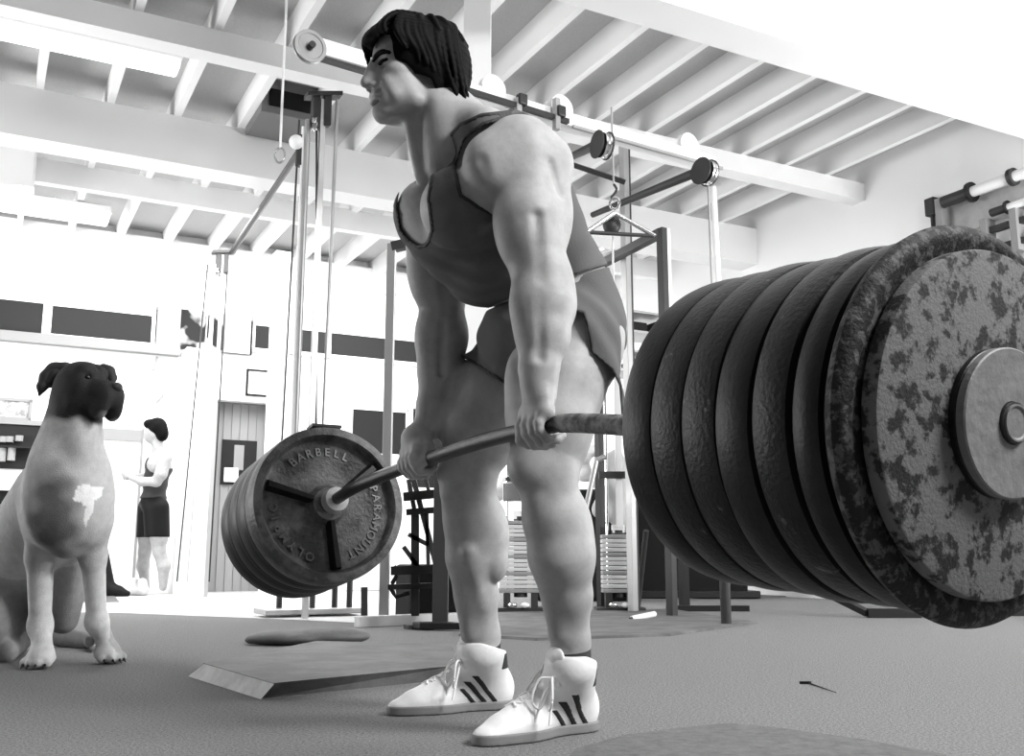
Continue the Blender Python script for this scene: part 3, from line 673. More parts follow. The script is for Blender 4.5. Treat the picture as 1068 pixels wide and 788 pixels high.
for s in (-1, 1):
    for i in range(20):        # sides over the ears
        u = i / 19; x0 = .06 - u * .14; e = np.interp(u, [0, .2, .35, .5, .62, .75, 1], [.02, -.005, -.02, -.03, -.05, -.078, -.095]) + rj(.008)
        lock([(x0 * .5 - .01, s * .03, .116), (x0 * .9, s * .064, .092), (x0 + .006 + rj(.004), s * (.080 + rj(.003)), .055), (x0 - .004 + rj(.006), s * (.084 + rj(.003)), (.055 + e) / 2), (x0 - .02 + rj(.008), s * (.080 + rj(.004)), e)], .0085, .0035)
for i in range(30):           # back, curling at the nape
    a = math.pi / 2 + math.pi * (i + .5) / 30; cx, cy = math.cos(a), math.sin(a) * .82; j = rj(.006)
    lock([(-.02, cy * .02, .118), (-.035 + cx * .055, cy * .055, .108), (-.035 + cx * .088, cy * .09, .05), (-.035 + cx * (.09 + j), cy * .088, -.01), (-.04 + cx * .072, cy * .078, -.055), (-.042 + cx * (.064 + j), cy * .07, -.08 + j), (-.035 + cx * (.078 + j), cy * .075, -.096 + j * 2)], .009, .0035)
for i in range(16): a = i * .393; lock([(-.02 + .05 * math.cos(a), .05 * math.sin(a), .112 + rj(.003)), (-.02 + .075 * math.cos(a), .07 * math.sin(a), .10), (-.03 + .093 * math.cos(a), .084 * math.sin(a), .068)], .009, .005)
h.fill(fh, .01); gx, gy, gz = fh.grid(); ux, uy = seeL(gx, gy, gz)
clear = Clay(); clear.ell(hd(.078, 0, .006), (.046, .050, .040), HR, 0).ell(hd(.085, 0, .03), (.04, .05, .03), HR, .01).ell(hd(.065, 0, -.055), (.060, .090, .052), HR, .01); fcl = fh.like(); clear.fill(fcl, .01)
fpoly = poly_d(ux, uy, [(385, 78), (386, 62), (390, 46), (398, 36), (407, 36), (409, 50), (412, 62), (424, 66), (430, 72), (433, 77), (443, 79), (450, 82), (453, 90), (457, 99), (466, 111), (440, 150), (370, 150), (366, 100), (372, 82)]) / 465
nearside = gy > HC[1] - .01
fcl.v = np.where(nearside & np.ones(fcl.v.shape, bool), fpoly, fcl.v).astype(np.float32)
fh.v = smax(fh.v, -fcl.v, .004)
me, _ = polygonise(fh, 'hair'); child('hair', me, m_hair)
for s in (-1, 1):
    lchild(MB().path([Vector(hd(*p)) for p in catmull([(.100, s * .009, .007), (.096, s * .024, .015), (.088, s * .043, .016), (.075, s * .060, .008)], 5)], [.004] * 3 + [.0062] * 9 + [.0045] * 3 + [.001], 8), 'eyebrow', m_hair)
    lchild(MB().path([Vector(hd(*p)) for p in catmull([(.090, s * .018, -.0025), (.0875, s * .034, -.001), (.077, s * .048, -.002)], 5)], [.002] + [.0042] * 9 + [.0015], 8), 'eyelashes', m_hair)

# socks and shoes
def make_shoe(heel, toe, ank, sr, zs=1.):
    heel, toe = np.array(heel, float), np.array(toe, float); L = np.linalg.norm(toe - heel); d = (toe - heel) / L; l = np.array([-d[1], d[0], 0])
    R3 = np.stack([d, l, UP], 1)
    def q(x, y, z): return heel + d * x + l * y + UP * z
    k = L / .31
    top = np.array([ank[0], ank[1], .150 * zs]); c = Clay()
    c.ell(q(.048 * k, 0, .045), (.050, .037, .055), R3, k=.02).cap(q(.05 * k, 0, .04), q(.16 * k, 0, .036), .038, .034, .03)
    c.ell(q(.205 * k, 0, .026), (.07, .047, .032), R3, k=.025).ell(q(.262 * k, 0, .019), (.048, .034, .021), R3, k=.025)
    c.cap(q(.24 * k, 0, .030), q(.13 * k, 0, .085), .020, .026, .03).cap(q(.19 * k, 0, .03), q(.11 * k, 0, .07), .036, .034, .03)
    c.cap(q(.052 * k, 0, .06), top - d * .008, .044, sr, .03).cap(q(.105 * k, 0, .07), top + d * .014, .040, sr - .004, .03).cap(q(.08 * k, 0, .06), top + d * .004, .042, sr, .02)
    lo = np.minimum(heel, toe) - np.array([.12, .12, 0]); hi = np.maximum(heel, toe) + np.array([.12, .12, 0]); lo[2] = -.004; hi[2] = .24
    fz_ = Field(lo, hi, .003); c.fill(fz_, .01); x, y, z = fz_.grid(); base = fz_.v.copy()
    along = (x - heel[0]) * d[0] + (y - heel[1]) * d[1]; lat = (x - heel[0]) * l[0] + (y - heel[1]) * l[1]
    topz = (.158 + .012 * np.clip((along - .10) / .04, -1, 1)) * zs
    up = fz_.copy(); hollow = -(base + .004)
    upper = np.maximum(np.maximum(base, z - topz), -(z - .017)); 
    up.v = upper.astype(np.float32); me, _ = polygonise(up, 'shoe'); sh_ = child('shoe', me, m_shoe)
    sl = fz_.copy(); low = np.where(z < .02, 0, 0) + base
    # sole: footprint at 22 mm height carried down to the floor
    i = int(round((.024 - lo[2]) / .003)); foot = np.minimum(base[:, :, i:i + 1], base[:, :, max(i - 3, 0):max(i - 3, 0) + 1]) - .003
    sl.v = np.maximum(np.maximum(foot + 0 * z, z - .022 - .004 * np.clip(along / L, 0, 1) * 0), .0015 - z).astype(np.float32); me, _ = polygonise(sl, 'sole'); child('sole', me, m_sole, sh_)
    for j in range(3):       # three dark stripes on the side
        xs = (.060 + .026 * j) * k; slant = (along - xs) - (z - .02) * 1.05
        hgt = .092 - .017 * j
        for sd in (1, -1):
            st_ = fz_.copy(); st_.v = np.maximum(np.maximum(base - .0012, np.abs(slant - .0) * .7 - .0055), np.maximum(np.maximum(z - hgt, .02 - z), .012 - sd * lat)).astype(np.float32)
            me, _ = polygonise(st_, 'stripe'); 
            if len(me.vertices): child('stripe', me, m_trim, sh_)
    hb = fz_.copy(); hb.v = np.maximum(np.maximum(base - .0015, np.abs(z - .122 * zs) - .02), (along - ((top - heel) @ d)) + .043).astype(np.float32)
    me, _ = polygonise(hb, 'heel_tab'); 
    if len(me.vertices): child('heel_tab', me, m_trim, sh_)
    # tongue and laces
    tg = top + d * .042
    tf = Field(tg - .07, tg + .07, .003); Clay().cap(tg - UP * .035, tg + UP * .018 + d * .006, .012, .010, .01).ell(tg + UP * .018 + d * .006, (.008, .026, .022), R3, k=.01).fill(tf)
    me, _ = polygonise(tf, 'tongue'); child('tongue', me, m_shoe, sh_)
    mb = MB()
    def surf(x, y):          # height of the upper at a spot
        p = q(x, y, 0); i_, j_ = int((p[0] - lo[0]) / .003), int((p[1] - lo[1]) / .003); col = upper[i_, j_, :]; w = np.nonzero(col < 0)[0]; return lo[2] + (w.max() if len(w) else 20) * .003
    for j in range(6):
        x = (.115 + .018 * j) * k; a_, b_ = (-.016, .016) if j % 2 else (.016, -.016)
        p1, p2 = q(x, a_, surf(x, a_) + .002), q(x + .016 * k, b_, surf(x + .016 * k, b_) + .002); pm = (p1 + p2) / 2 + UP * .004
        mb.path([Vector(v) for v in catmull([p1, pm, p2], 4)], .0028, 8)
        p1, p2 = q(x, -a_, surf(x, -a_) + .002), q(x + .016 * k, -b_, surf(x + .016 * k, -b_) + .002); mb.path([Vector(v) for v in catmull([p1, (p1 + p2) / 2 + UP * .004, p2], 4)], .0028, 8)
    kn = top + d * .058 - UP * .022
    for s_ in (1, -1):
        mb.path([Vector(v) for v in catmull([kn, kn + d * .02 + l * .02 * s_ - UP * .005, kn + d * .03 + l * .03 * s_ - UP * .045, kn + d * .022 + l * .012 * s_ - UP * .06, kn + l * .002 - UP * .002], 5)], .0026, 8)
        mb.path([Vector(v) for v in catmull([kn, kn + d * .012 + l * .012 * s_ - UP * .03, kn + d * .03 + l * (.022 * s_) - UP * .09], 5)], .0026, 8)
        mb.path([Vector(v) for v in catmull([kn, top + d * .02 + l * .047 * s_ - UP * .006, top - d * .03 + l * .04 * s_ - UP * .004, top - d * .052 - UP * .004], 6)], .0032, 8)
    lchild(mb, 'laces', m_lace, sh_)
    # sock
    sf = Field(top - np.array([.08, .08, .07]), top + np.array([.08, .08, .08]), .0036); Clay().cap(top - UP * .06, top + UP * .06, .046, .042, .01).fill(sf); x, y, z = sf.grid()
    return sh_, top, d
def sock(top, rad, h0, h1, lean):
    sf = Field(top - np.array([.09, .09, .06]), top + np.array([.09, .09, .07]), .003); Clay().cap(top - UP * .015 - lean * .06, top + UP * .07 + lean * .07, rad, rad, .01).fill(sf); x, y, z = sf.grid()
    a = top[2] + h1 + .002 * np.sin(x * 60); sf.v = np.maximum(sf.v, z - a).astype(np.float32); me, _ = polygonise(sf, 'sock'); child('sock', me, m_sock)
FN_h, FN_t = to_local(Zp(631, 760)), to_local(Zp(501, 781)); FF_h, FF_t = to_local(Zp(545, 738)), to_local(Zp(409, 748))
FN_h[1] -= .03; FN_t[1] -= .03; FF_h[1] -= .035; FF_t[1] -= .035
FN_h[0] += .01; FF_h[0] += .01
an, af = M(596, 672, .098), M(503, 662, -.312)
_, t1, d1_ = make_shoe(FN_h, FN_t, an, .046); sock(np.array([an[0], an[1], .165]), .0415, 0, .032, np.zeros(3))
_, t2, d2_ = make_shoe(FF_h, FF_t, af, .0505); sock(np.array([af[0], af[1], .165]), .0462, 0, .036, np.zeros(3))
# ------------------------------------------------------------------ the dog
def coat_mat(name, rough=.75):
    m = mat(name, .4, rough, bump=.25, bscale=220, spec=.2); nt = m.node_tree; b = nt.nodes['Principled BSDF']
    at = nt.nodes.new('ShaderNodeAttribute'); at.attribute_name = 'coat'; tn = nt.nodes.new('ShaderNodeTexNoise'); tn.inputs['Scale'].default_value = 35; tn.inputs['Detail'].default_value = 6
    tc = nt.nodes.new('ShaderNodeTexCoord'); nt.links.new(tc.outputs['Object'], tn.inputs['Vector']); mr = nt.nodes.new('ShaderNodeMapRange'); mr.inputs['To Min'].default_value = .72; mr.inputs['To Max'].default_value = 1.28
    nt.links.new(tn.outputs['Fac'], mr.inputs['Value']); mx = nt.nodes.new('ShaderNodeVectorMath'); mx.operation = 'SCALE'
    nt.links.new(at.outputs['Color'], mx.inputs[0]); nt.links.new(mr.outputs[0], mx.inputs['Scale']); nt.links.new(mx.outputs[0], b.inputs['Base Color']); return m
def paint(me, vals):
    a = me.color_attributes.new('coat', 'FLOAT_COLOR', 'POINT'); c = np.ones((len(vals), 4), np.float32); c[:, :3] = np.array(vals)[:, None]; a.data.foreach_set('color', c.ravel())
DZ = 3.5
def D(x, y, dd=0.): return P(x, y, DZ + dd)
dog = Clay()
pL, pR = Zp(40, 697), Zp(110, 692)
# chest, shoulders, neck
dog.ell(D(74, 525, .02), (.115, .14, .19), k=.03).ell(D(70, 490, .0), (.115, .12, .11), k=.05)
dog.ell(D(48, 520, -.02), (.068, .10, .15), k=.05).ell(D(98, 522, .02), (.06, .09, .14), k=.05)
dog.cap(D(72, 480, .03), D(82, 425, .0), .115, .078, .05).cap(D(60, 470, .05), D(70, 425, .04), .075, .06, .04)
dog.ell(D(86, 455, -.05), (.045, .05, .08), k=.05)
# body going back and to the left, rump on the floor
dog.cap(D(62, 520, .12), D(18, 600, .45), .16, .19, .06).ell(P(2, 628, 3.98), (.19, .22, .2), k=.06)
dog.ell(P(-6, 640, 3.78), (.11, .2, .15), k=.04).ell(P(66, 612, 3.85), (.08, .14, .13), rotm(10), k=.03)
dog.cap(P(84, 575, 3.72), P(66, 645, 3.78), .05, .055, .04)
dog.cap(Zp(20, 678) + UP * .05, Zp(6, 690) + UP * .035, .05, .04, .03).cap(Zp(62, 674) + UP * .045, Zp(93, 676) + UP * .028, .045, .033, .03)
for k in (-1, 0, 1): dog.cap(Zp(93 + k * 2, 676) + UP * .03, Zp(98 + k * 3, 679 - k) + UP * .018, .017, .015, .004)
# front legs
def foreleg(top, elbow, wrist, paw, dirx, r):
    dog.chain([top, elbow, wrist, paw + UP * .06], [.068, .046, .036, .034] if r else [.06, .042, .033, .031], .03)
    dog.ell(wrist, (.036, .037, .045), k=.02).ell(paw + UP * .035 + dirx * .012, (.045, .055, .036), k=.025)
    side = np.cross(dirx, UP)
    for i, k in enumerate((-1.5, -.5, .5, 1.5)):
        ln = (.042, .058, .058, .042)[i]; a = paw + side * k * .021 + UP * .035; b = paw + side * k * .025 + dirx * ln + UP * .022
        dog.cap(a, b, .017, .0175, .004)
dl_ = np.array([.0, -1., 0]); dr_ = np.array([.75, -.66, 0])
foreleg(D(46, 540, .0), D(42, 580, .02), D(42, 652, .05), pL + np.array([0, .02, 0]), dl_, 1)
foreleg(D(98, 545, .04), D(97, 580, .07), D(101, 648, .12), pR - np.array([.01, -.03, 0]), dr_, 0)
dog.ell(D(94, 668, .16), (.018, .02, .022), k=.01)
# head
hdir = np.array([.90, -.43, -.10]); hdir /= np.linalg.norm(hdir); hs = np.cross(UP, hdir); hs /= np.linalg.norm(hs); hu = np.cross(hdir, hs)
H3 = np.stack([hdir, hs, hu], 1); HC2 = D(87, 397, 0)
def dh(x, y, z): return HC2 + hdir * x + hs * y + hu * z
dog.ell(dh(0, 0, 0), (.085, .072, .068), H3, k=.03).ell(dh(-.03, 0, -.04), (.08, .07, .08), H3, k=.04)
for s in (-1, 1):
    dog.ell(dh(.035, s * .035, .035), (.03, .024, .018), H3, k=.02)
    dog.ell(dh(.03, s * .05, -.035), (.05, .025, .045), H3, k=.025)
    dog.ell(dh(.058, s * .038, .008), (.014, .013, .011), H3, .008, '-'); dog.ell(dh(.052, s * .038, .008), (.013, .013, .012), H3, k=.002)
    dog.ell(dh(.115, s * .028, -.062), (.056, .022, .058), H3, k=.018).ell(dh(.130, s * .03, -.095), (.036, .018, .040), H3, k=.012)
dog.ell(dh(.10, 0, -.044), (.068, .045, .048), H3, k=.02).ell(dh(.140, 0, -.045), (.032, .038, .042), H3, k=.02).ell(dh(.05, 0, -.065), (.06, .045, .04), H3, k=.03)
dog.cap(dh(.03, -.035, -.085), dh(.10, -.015, -.09), .03, .024, .03)
for k in (-1, 0, 1): dog.cap(dh(.06, k * .016, .040), dh(.04, k * .02, .06), .004, .004, .006)
dog.cap(dh(.03, 0, .066), dh(.09, 0, .02), .003, .003, .008, '-')
fd = Field(np.array([-2.2, 3.0, -.003]), np.array([-1.2, 4.5, 1.2]), .0065)
dog.fill(fd); me, v = polygonise(fd, 'dog')
ux, uy = see(v[:, 0], v[:, 1], v[:, 2]); hq = v - dh(.04, 0, -.03); hd_ = np.sqrt(np.maximum((hq ** 2).sum(1) - .45 * (hq @ hdir) ** 2, 0))
def mixv(a, b, t): return a + (b - a) * np.clip(t, 0, 1)
nz = .5 * np.sin(v[:, 0] * 61 + v[:, 2] * 37) + .5 * np.sin(v[:, 0] * 23 - v[:, 2] * 71 + v[:, 1] * 31)
col = np.full(len(v), .46); col = mixv(col, .16, (v[:, 1] - 3.74) / .15)
ch = ((v[:, 0] - D(72, 540)[0]) / .085) ** 2 + ((v[:, 2] - D(72, 540)[2]) / .17) ** 2
col = mixv(col, .13, (1.2 - ch + nz * .25) * 1.1)  # shade on the chest, painted into the coat colour
col = mixv(col, .72, (.42 - v[:, 2]) * 5 * (v[:, 1] < 3.74))
patch = poly_d(ux, uy, [(80, 508), (90, 504), (98, 508), (108, 508), (106, 517), (99, 522), (98, 532), (93, 540), (89, 550), (87, 541), (90, 528), (84, 524), (75, 521)])
col = np.where((patch < 0) & (v[:, 1] < 3.6), .85, col)
col = mixv(col, .022, (.182 + nz * .012 - hd_) * 22 * np.clip((v[:, 2] - D(80, 446)[2] + nz * .012) * 28, 0, 1))
paint(me, col); me.materials.append(coat_mat('dog_coat_shaded')); dgo = bpy.data.objects.new('dog', me); COL.objects.link(dgo)
tag(dgo, 'large fawn dog with dark face and white chest patch sitting upright', 'dog')
m_ear = mat('dark_fur', .018, .7, bump=.2, bscale=200)
def ear(pts, rs, th, name='ear'):
    fe = Field(HC2 - .22, HC2 + .22, .0045); cl = Clay()
    cl.chain(pts, rs, .012).fill(fe); x, y, z = fe.grid()
    me, _ = polygonise(fe, name); o = bpy.data.objects.new(name, me); me.materials.append(m_ear); COL.objects.link(o); o.parent = dgo
ear([D(68, 386, .04), D(58, 388, .05), D(50, 394, .03), D(44, 403, .01), D(41, 412, .0)], [.030, .034, .028, .017, .005], 0)
ear([D(66, 390, .04), D(60, 392, .03), D(52, 398, .02)], [.03, .028, .022], 0)
ear([D(108, 384, .06), D(114, 387, .06), D(117, 394, .05), D(117, 399, .04)], [.018, .018, .015, .008], 0)
nb = MB(); nb.ball(dh(.163, 0, -.018), .019, (1, 1.2, .9)); o = nb.build('nose', m_ear, None, 40); o.parent = dgo
for s in (-1, 1): o = MB().ball(dh(.062, s * .038, .008), .0095).build('eye', mat('eye_gloss', .01, .08), None, 40); o.parent = dgo
for pw, dr in ((pL + np.array([0, .02, 0]), dl_), (pR - np.array([.01, -.03, 0]), dr_)):
    sd = np.cross(dr, UP)
    for i, k in enumerate((-1.5, -.5, .5, 1.5)):
        ln = (.042, .058, .058, .042)[i]; b_ = pw + sd * k * .025 + dr * (ln + .014) + UP * .016; o = MB().rod(b_, b_ + dr * .014 - UP * .010, .0052, .002, 8).build('claw', m_ear, None, 40); o.parent = dgo

# ------------------------------------------------------------------ the second man, far behind
G0 = Zp(158, 620.5); GD = float((G0 - EYE) @ FW)
def G(x, y, dd=0.): return P(x, y, GD + dd)
g = Clay()
g.ell(G(161, 449), (.09, .075, .11), k=.03).ell(G(156, 455), (.05, .05, .07), k=.03).cap(G(153, 452), G(151, 455), .018, .016, .02)
g.cap(G(164, 462), G(166, 474), .06, .07, .04)
g.ell(G(166, 486), (.12, .19, .13), k=.05).ell(G(162, 503), (.11, .15, .14), k=.05).ell(G(160, 522), (.12, .15, .12), k=.05)
g.chain([G(172, 478, -.17), G(168, 494, -.22), G(163, 502, -.22), G(148, 502, -.18), G(137, 498, -.14)], [.075, .06, .05, .045, .03], .03)
g.chain([G(164, 478, .17), G(158, 496, .2), G(145, 499, .14), G(135, 497, .03)], [.07, .055, .045, .03], .03)
g.ell(G(133, 496, -.1), (.04, .04, .045), k=.02).ell(G(131, 494, -.0), (.04, .04, .045), k=.02)
for dx in range(4): g.cap(G(132, 493 + dx * 1.6, -.11), G(129, 494.5 + dx * 1.6, -.06), .012, .011, .004); g.cap(G(131, 491 + dx * 1.6, -.02), G(128, 492.5 + dx * 1.6, .01), .012, .011, .004)
g.chain([G(156, 530, .09), G(153, 560, .1), G(151, 575, .11), G(149, 590, .12), G(152, 612, .12)], [.11, .085, .062, .062, .04], .03)
g.chain([G(163, 530, -.09), G(166, 560, -.11), G(166, 575, -.12), G(171, 590, -.12), G(170, 612, -.12)], [.11, .085, .062, .064, .04], .03)
fg = Field(G0 + np.array([-.75, -.6, .02]), G0 + np.array([.5, .6, 1.85]), .012); g.fill(fg); me, _ = polygonise(fg, 'person')
gman = bpy.data.objects.new('person', me); me.materials.append(m_skin); COL.objects.link(gman); tag(gman, 'small far man in dark vest and shorts standing side-on by the white wall', 'person')
def gpart(name, cl, m, box=None, off=0., keep=None):
    ff = Field(G0 + np.array([-.75, -.6, -.0]), G0 + np.array([.5, .6, 1.85]), .012); cl.fill(ff, abs(off) + .01); ff.v -= off
    if keep is not None: x, y, z = ff.grid(); ff.v = np.maximum(ff.v, keep(x, y, z)).astype(np.float32)
    me, _ = polygonise(ff, name); o = bpy.data.objects.new(name, me); me.materials.append(m); COL.objects.link(o); o.parent = gman; return o
tz = lambda y: float(G(160, y)[2])
c = Clay(); c.p += g.p[4:7]; gpart('vest', c, m_trim, off=.014, keep=lambda x, y, z: np.maximum(tz(520) - z, np.maximum(z - tz(482) + 0 * x + .5 * (x - G(166, 486)[0]), .16 - np.sqrt((x - G(171, 480)[0]) ** 2 + (y - G(171, 480, -.2)[1]) ** 2 + (z - tz(480)) ** 2))))
c = Clay(); c.ell(G(160, 524), (.13, .16, .12), k=.05).cap(G(157, 530, .08), G(154, 560, .1), .13, .115, .04).cap(G(163, 530, -.08), G(164, 560, -.1), .13, .125, .04)
gpart('shorts', c, m_black, keep=lambda x, y, z: np.maximum(tz(560) - z, z - tz(515)) + 0 * x)
c = Clay(); c.ell(G(164, 445), (.10, .09, .10), k=.03).ell(G(169, 452), (.065, .085, .085), k=.03).ell(G(156, 442), (.06, .075, .05), k=.02); gpart('hair', c, m_hair)
for (x, y0, dd) in ((148, 615, .12), (165, 615, -.12)):
    b0 = Zp(x + 3, 618.5); b0 = np.array([b0[0], G(x, 615, dd)[1], 0]); c = Clay(); c.cap(b0 + UP * .05 + RT * .07, b0 + UP * .04 - RT * .12, .05, .035, .02).cap(b0 + UP * .06 + RT * .06, b0 + UP * .13 + RT * .05, .05, .05, .03); gpart('shoe', c, m_shoe)
# ------------------------------------------------------------------ machines
def pulley(c, ax, r, m, parent, name='pulley', w=.03):
    """a grooved wheel centred at c, axle along ax"""
    return MB().lathe([(-w / 2, 0), (-w / 2, r * .25), (-w / 2 + .004, r * .3), (-w / 2 + .004, r * .75), (-w / 2, r * .8), (-w / 2, r), (-w * .2, r), (0, r * .86), (w * .2, r), (w / 2, r), (w / 2, r * .8), (w / 2 - .004, r * .75), (w / 2 - .004, r * .3), (w / 2, r * .25), (w / 2, 0)], c, ax, 36).build(name, m, parent, 35)

# overhead multi-station cable frame
gl, gr = P(330, 50, 5.3), P(742, 171, 7.0); dirG = (gr - gl); dirG /= np.linalg.norm(dirG)
dirH = np.array([dirG[0], dirG[1], 0]); dirH /= np.linalg.norm(dirH); perpH = np.array([-dirH[1], dirH[0], 0])
def onG(x, y=None):                    # the point of the overhead girder seen at column x
    N = np.array([dirH[1], -dirH[0], 0]); y = y if y is not None else 50 + (x - 330) * (121 / 412); r = ray(x, y); return EYE + r * (((gl - EYE) @ N) / (r @ N))
t = empty('cable_frame', 'tall white overhead cable frame with pulleys behind the lifter', 'cable machine', (float(gr[0]), float(gr[1]), 0))
MB().beam(gl, gr, .08, .09, perpH, .006).build('girder', m_white, t)
MB().beam(gl - UP * .052, onG(370, 62) - UP * .052 + dirH * .2, .04, .02, perpH).build('girder_under_rail', m_dsteel, t)  # dark steel rail under the girder's left end
pulley(P(323, 49, 5.24), perpH, .088, mat('plate_pulley', .3, .4, .5), t, w=.035)
MB().rod(P(323, 49, 5.22) - perpH * .04, P(323, 49, 5.22) + perpH * .04, .018).build('axle', m_dsteel, t)
for x, y in ((513, 97), (584, 117), (717, 155)): pulley(onG(x, y) + UP * .02, perpH, .085, m_white, t, w=.05)
MB().beam(onG(480, 99) - perpH * .07, onG(585, 131) - perpH * .07, .03, .03, perpH).build('dark_rail', m_dsteel, t)
MB().beam(onG(590, 128) - perpH * .07 - UP * .05, onG(745, 172) - perpH * .07 - UP * .05, .02, .02, perpH).build('lower_rail', m_steel, t)
for x in (532, 572): MB().beam(onG(x, 108) - perpH * .08, onG(x, 140) - perpH * .08, .035, .035, perpH).build('drop_bracket', m_steel, t)
for x, y in ((535, 110), (575, 122)): MB().box(onG(x, y) - perpH * .09, (.06, .05, .07), (dirH, perpH, UP), .01).build('clamp', m_dsteel, t)
pp = P(650, 143, 7.75); pz = [pp[0], pp[1], 0]
MB().beam(pp, pz, .05, .06, dirH, .004).build('post', m_steel, t)
MB().beam(onG(650, 145), pp, .04, .04, UP).build('tie', m_steel, t)
MB().beam(pp + dirH * .035, np.array(pz) + dirH * .035, .02, .05, dirH).build('post_edge', m_dsteel, t)

def pulley_arm(label, x0, y0, d0, x1, y1, d1, w=.05):
    a, b = P(x0, y0, d0), P(x1, y1, d1); e = empty('pulley_arm', label, 'pulley arm', tuple(a), 'dark pulley arms under the cable frame')
    MB().rod(a, b, w * .4, w * .62).build('arm', m_dsteel, e, 40)
    d = (b - a) / np.linalg.norm(b - a); h = np.array([d[0], d[1], 0]); h /= np.linalg.norm(h); sd = np.array([-h[1], h[0], 0])
    for s in (-1, 1):
        MB().lathe([(-.004, 0), (-.004, .085), (.004, .085), (.004, 0)], b + sd * s * .035 - UP * .02, sd, 28).build('cheek', m_dsteel, e, 40)
    pulley(b - UP * .03 + h * .02, sd, .075, m_chrome, e, w=.04)
    return e, b
e1, b1 = pulley_arm('dark arm ending in a pulley, upper left of the two', 586, 168, 6.5, 628, 148, 6.0)
e2, b2 = pulley_arm('dark arm ending in a pulley with two cables, at right', 618, 224, 7.1, 735, 176, 6.2)
MB().beam(onG(652, 190), P(586, 168, 6.5), .03, .03).build('brace', m_dsteel, e1)
for k, dx in enumerate((.03, .075, .1)):
    q = b2 + dirH * dx * .9; z1 = P(752, 275, 6.2)[2] - 1.3
    MB().rod(q - UP * .1, (q[0] + .02 * k, q[1], .3), .008 if k != 1 else .016).build('cable', m_steel if k != 1 else m_white, e2)
MB().rod((b2[0] + .03, b2[1], .0), (b2[0] + .03, b2[1], .35), .03).build('cable_anchor', m_dsteel, e2)
# V-handle hanging from its cable
hc = P(640, 233, 5.9); t = empty('pulldown_handle', 'bright triangular pulldown handle hanging from a hook', 'cable handle', tuple(hc))
a, l, r = P(641, 222, 5.9), P(612, 242, 5.85), P(683, 246, 5.95)
MB().rod(a, l, .014).build('side_bar', m_chrome, t, 40); MB().rod(a, r, .014).build('side_bar', m_chrome, t, 40); MB().rod(l, r, .012).build('cross_bar', m_dsteel, t, 40)
MB().path([Vector(P(641 + 5 * math.cos(u), 212 + 6 * math.sin(u), 5.9)) for u in np.linspace(0, 6.28, 16)[:-1]], .008, 8, True).build('ring', m_chrome, t)
MB().path([Vector(P(640 + 3 * math.sin(u * 2), 192 + u * 7, 5.9)) for u in np.linspace(0, 2.1, 10)], .008, 8).build('hook', m_dsteel, t)
MB().rod(P(640, 192, 5.9), (hc[0], hc[1], P(640, 165, 5.9)[2] + .35), .006).build('cable', m_steel, t)
MB().ball(P(638, 234, 5.98), .055, (1, .7, 1.2)).build('swivel_block', m_dsteel, t, 40)
MB().rod(P(639, 242, 5.95), P(640, 330, 5.95), .006).build('cable', m_steel, t)
# squat rack at right: horizontal arm and post
q0 = P(690, 238, 7.0); t = empty('squat_rack', 'square tube rack frame seen above the near plates', 'rack', (float(q0[0]), float(q0[1]), 0))
MB().beam(q0, (q0[0], q0[1], 0), .05, .06, dirH, .003).build('post', m_dsteel, t)
w0 = q0 + dirH * .04; MB().beam(w0, (w0[0], w0[1], .9), .035, .05, dirH).build('post_edge', m_white, t)
MB().beam(q0 - UP * .03, P(622, 278, 7.9), .06, .06, UP, .003).build('arm', m_dsteel, t)
q2 = P(622, 278, 7.9); MB().beam(q2, (q2[0], q2[1], 0), .05, .05, dirH).build('post', m_dsteel, t)
MB().box(Zp(738, 637) + UP * .02, (.55, .09, .04), (RT, RB, UP)).build('foot', m_black_tube, t)
q = Zp(714, 634); MB().beam(q, q + UP * .55, .07, .05, dirH).build('foot_post', m_black_tube, t)
q = Zp(758, 630); MB().beam(q, q + UP * .5, .045, .045, dirH).build('foot_post', m_black_tube, t)

# two hanging cable columns with the linking bar
def column(label, top, zb, xs, cat='cable column', base=True):
    e = empty('cable_column', label, cat, (float(top[0]), float(top[1]), 0), 'cable columns at the left')
    MB().beam(top, (top[0], top[1], 0), .035, .035, RA).build('post', m_steel, e)
    for k, (dx, top_dz, bot_dx, r, m) in enumerate(xs):
        MB().rod(top + RT * dx + UP * top_dz, (top[0] + bot_dx, top[1] + .03, .15), r).build('cable' if r < .01 else 'guide_rod', m, e)
    MB().box(top + UP * .03, (.24, .1, .03), (RT, RB, UP)).build('cap_plate', m_dsteel, e)
    for s in (-.05, .03):
        MB().box(top + RT * s - UP * .09, (.05, .06, .22), (RT, RB, UP), .008).build('pulley_block', m_dsteel, e)
    pulley(top - UP * .2 - RT * .06 - RB * .05, RT, .05, m_chrome, e)
    return e
T1 = P(337, 104, 7.0); T2 = P(233, 266, 10.6)
c1 = column('near cable column with hanging cables above the far plates', T1, 0, [(-.16, -.15, -.21, .007, m_dsteel), (-.1, -.15, -.11, .02, m_steel), (-.04, -.15, .06, .007, m_dsteel), (.1, 0, .06, .012, m_steel), (-.13, -.2, -.13, .012, m_white)])
c2 = column('far cable column beside the doorway, near the second man', T2, 0, [(-.16, -.1, -.30, .008, m_dsteel), (-.08, -.1, -.12, .02, m_white), (.05, -.1, .02, .008, m_dsteel), (-.12, -.1, -.2, .008, m_steel)])
t = empty('link_bar', 'long dark bar joining the two cable columns overhead', 'bar', tuple(P(313, 156, 7.0)))
MB().rod(P(313, 156, 6.95), P(242, 263, 10.55), .022, .03).build('bar', m_black_tube, t, 40)
MB().rod(P(313, 156, 6.95) - UP * .12, P(313, 156, 6.95) + UP * .1, .03).build('end_bracket', m_dsteel, t)
MB().ball(P(309, 148, 6.9), .05).build('end_ball', m_white, t, 40)
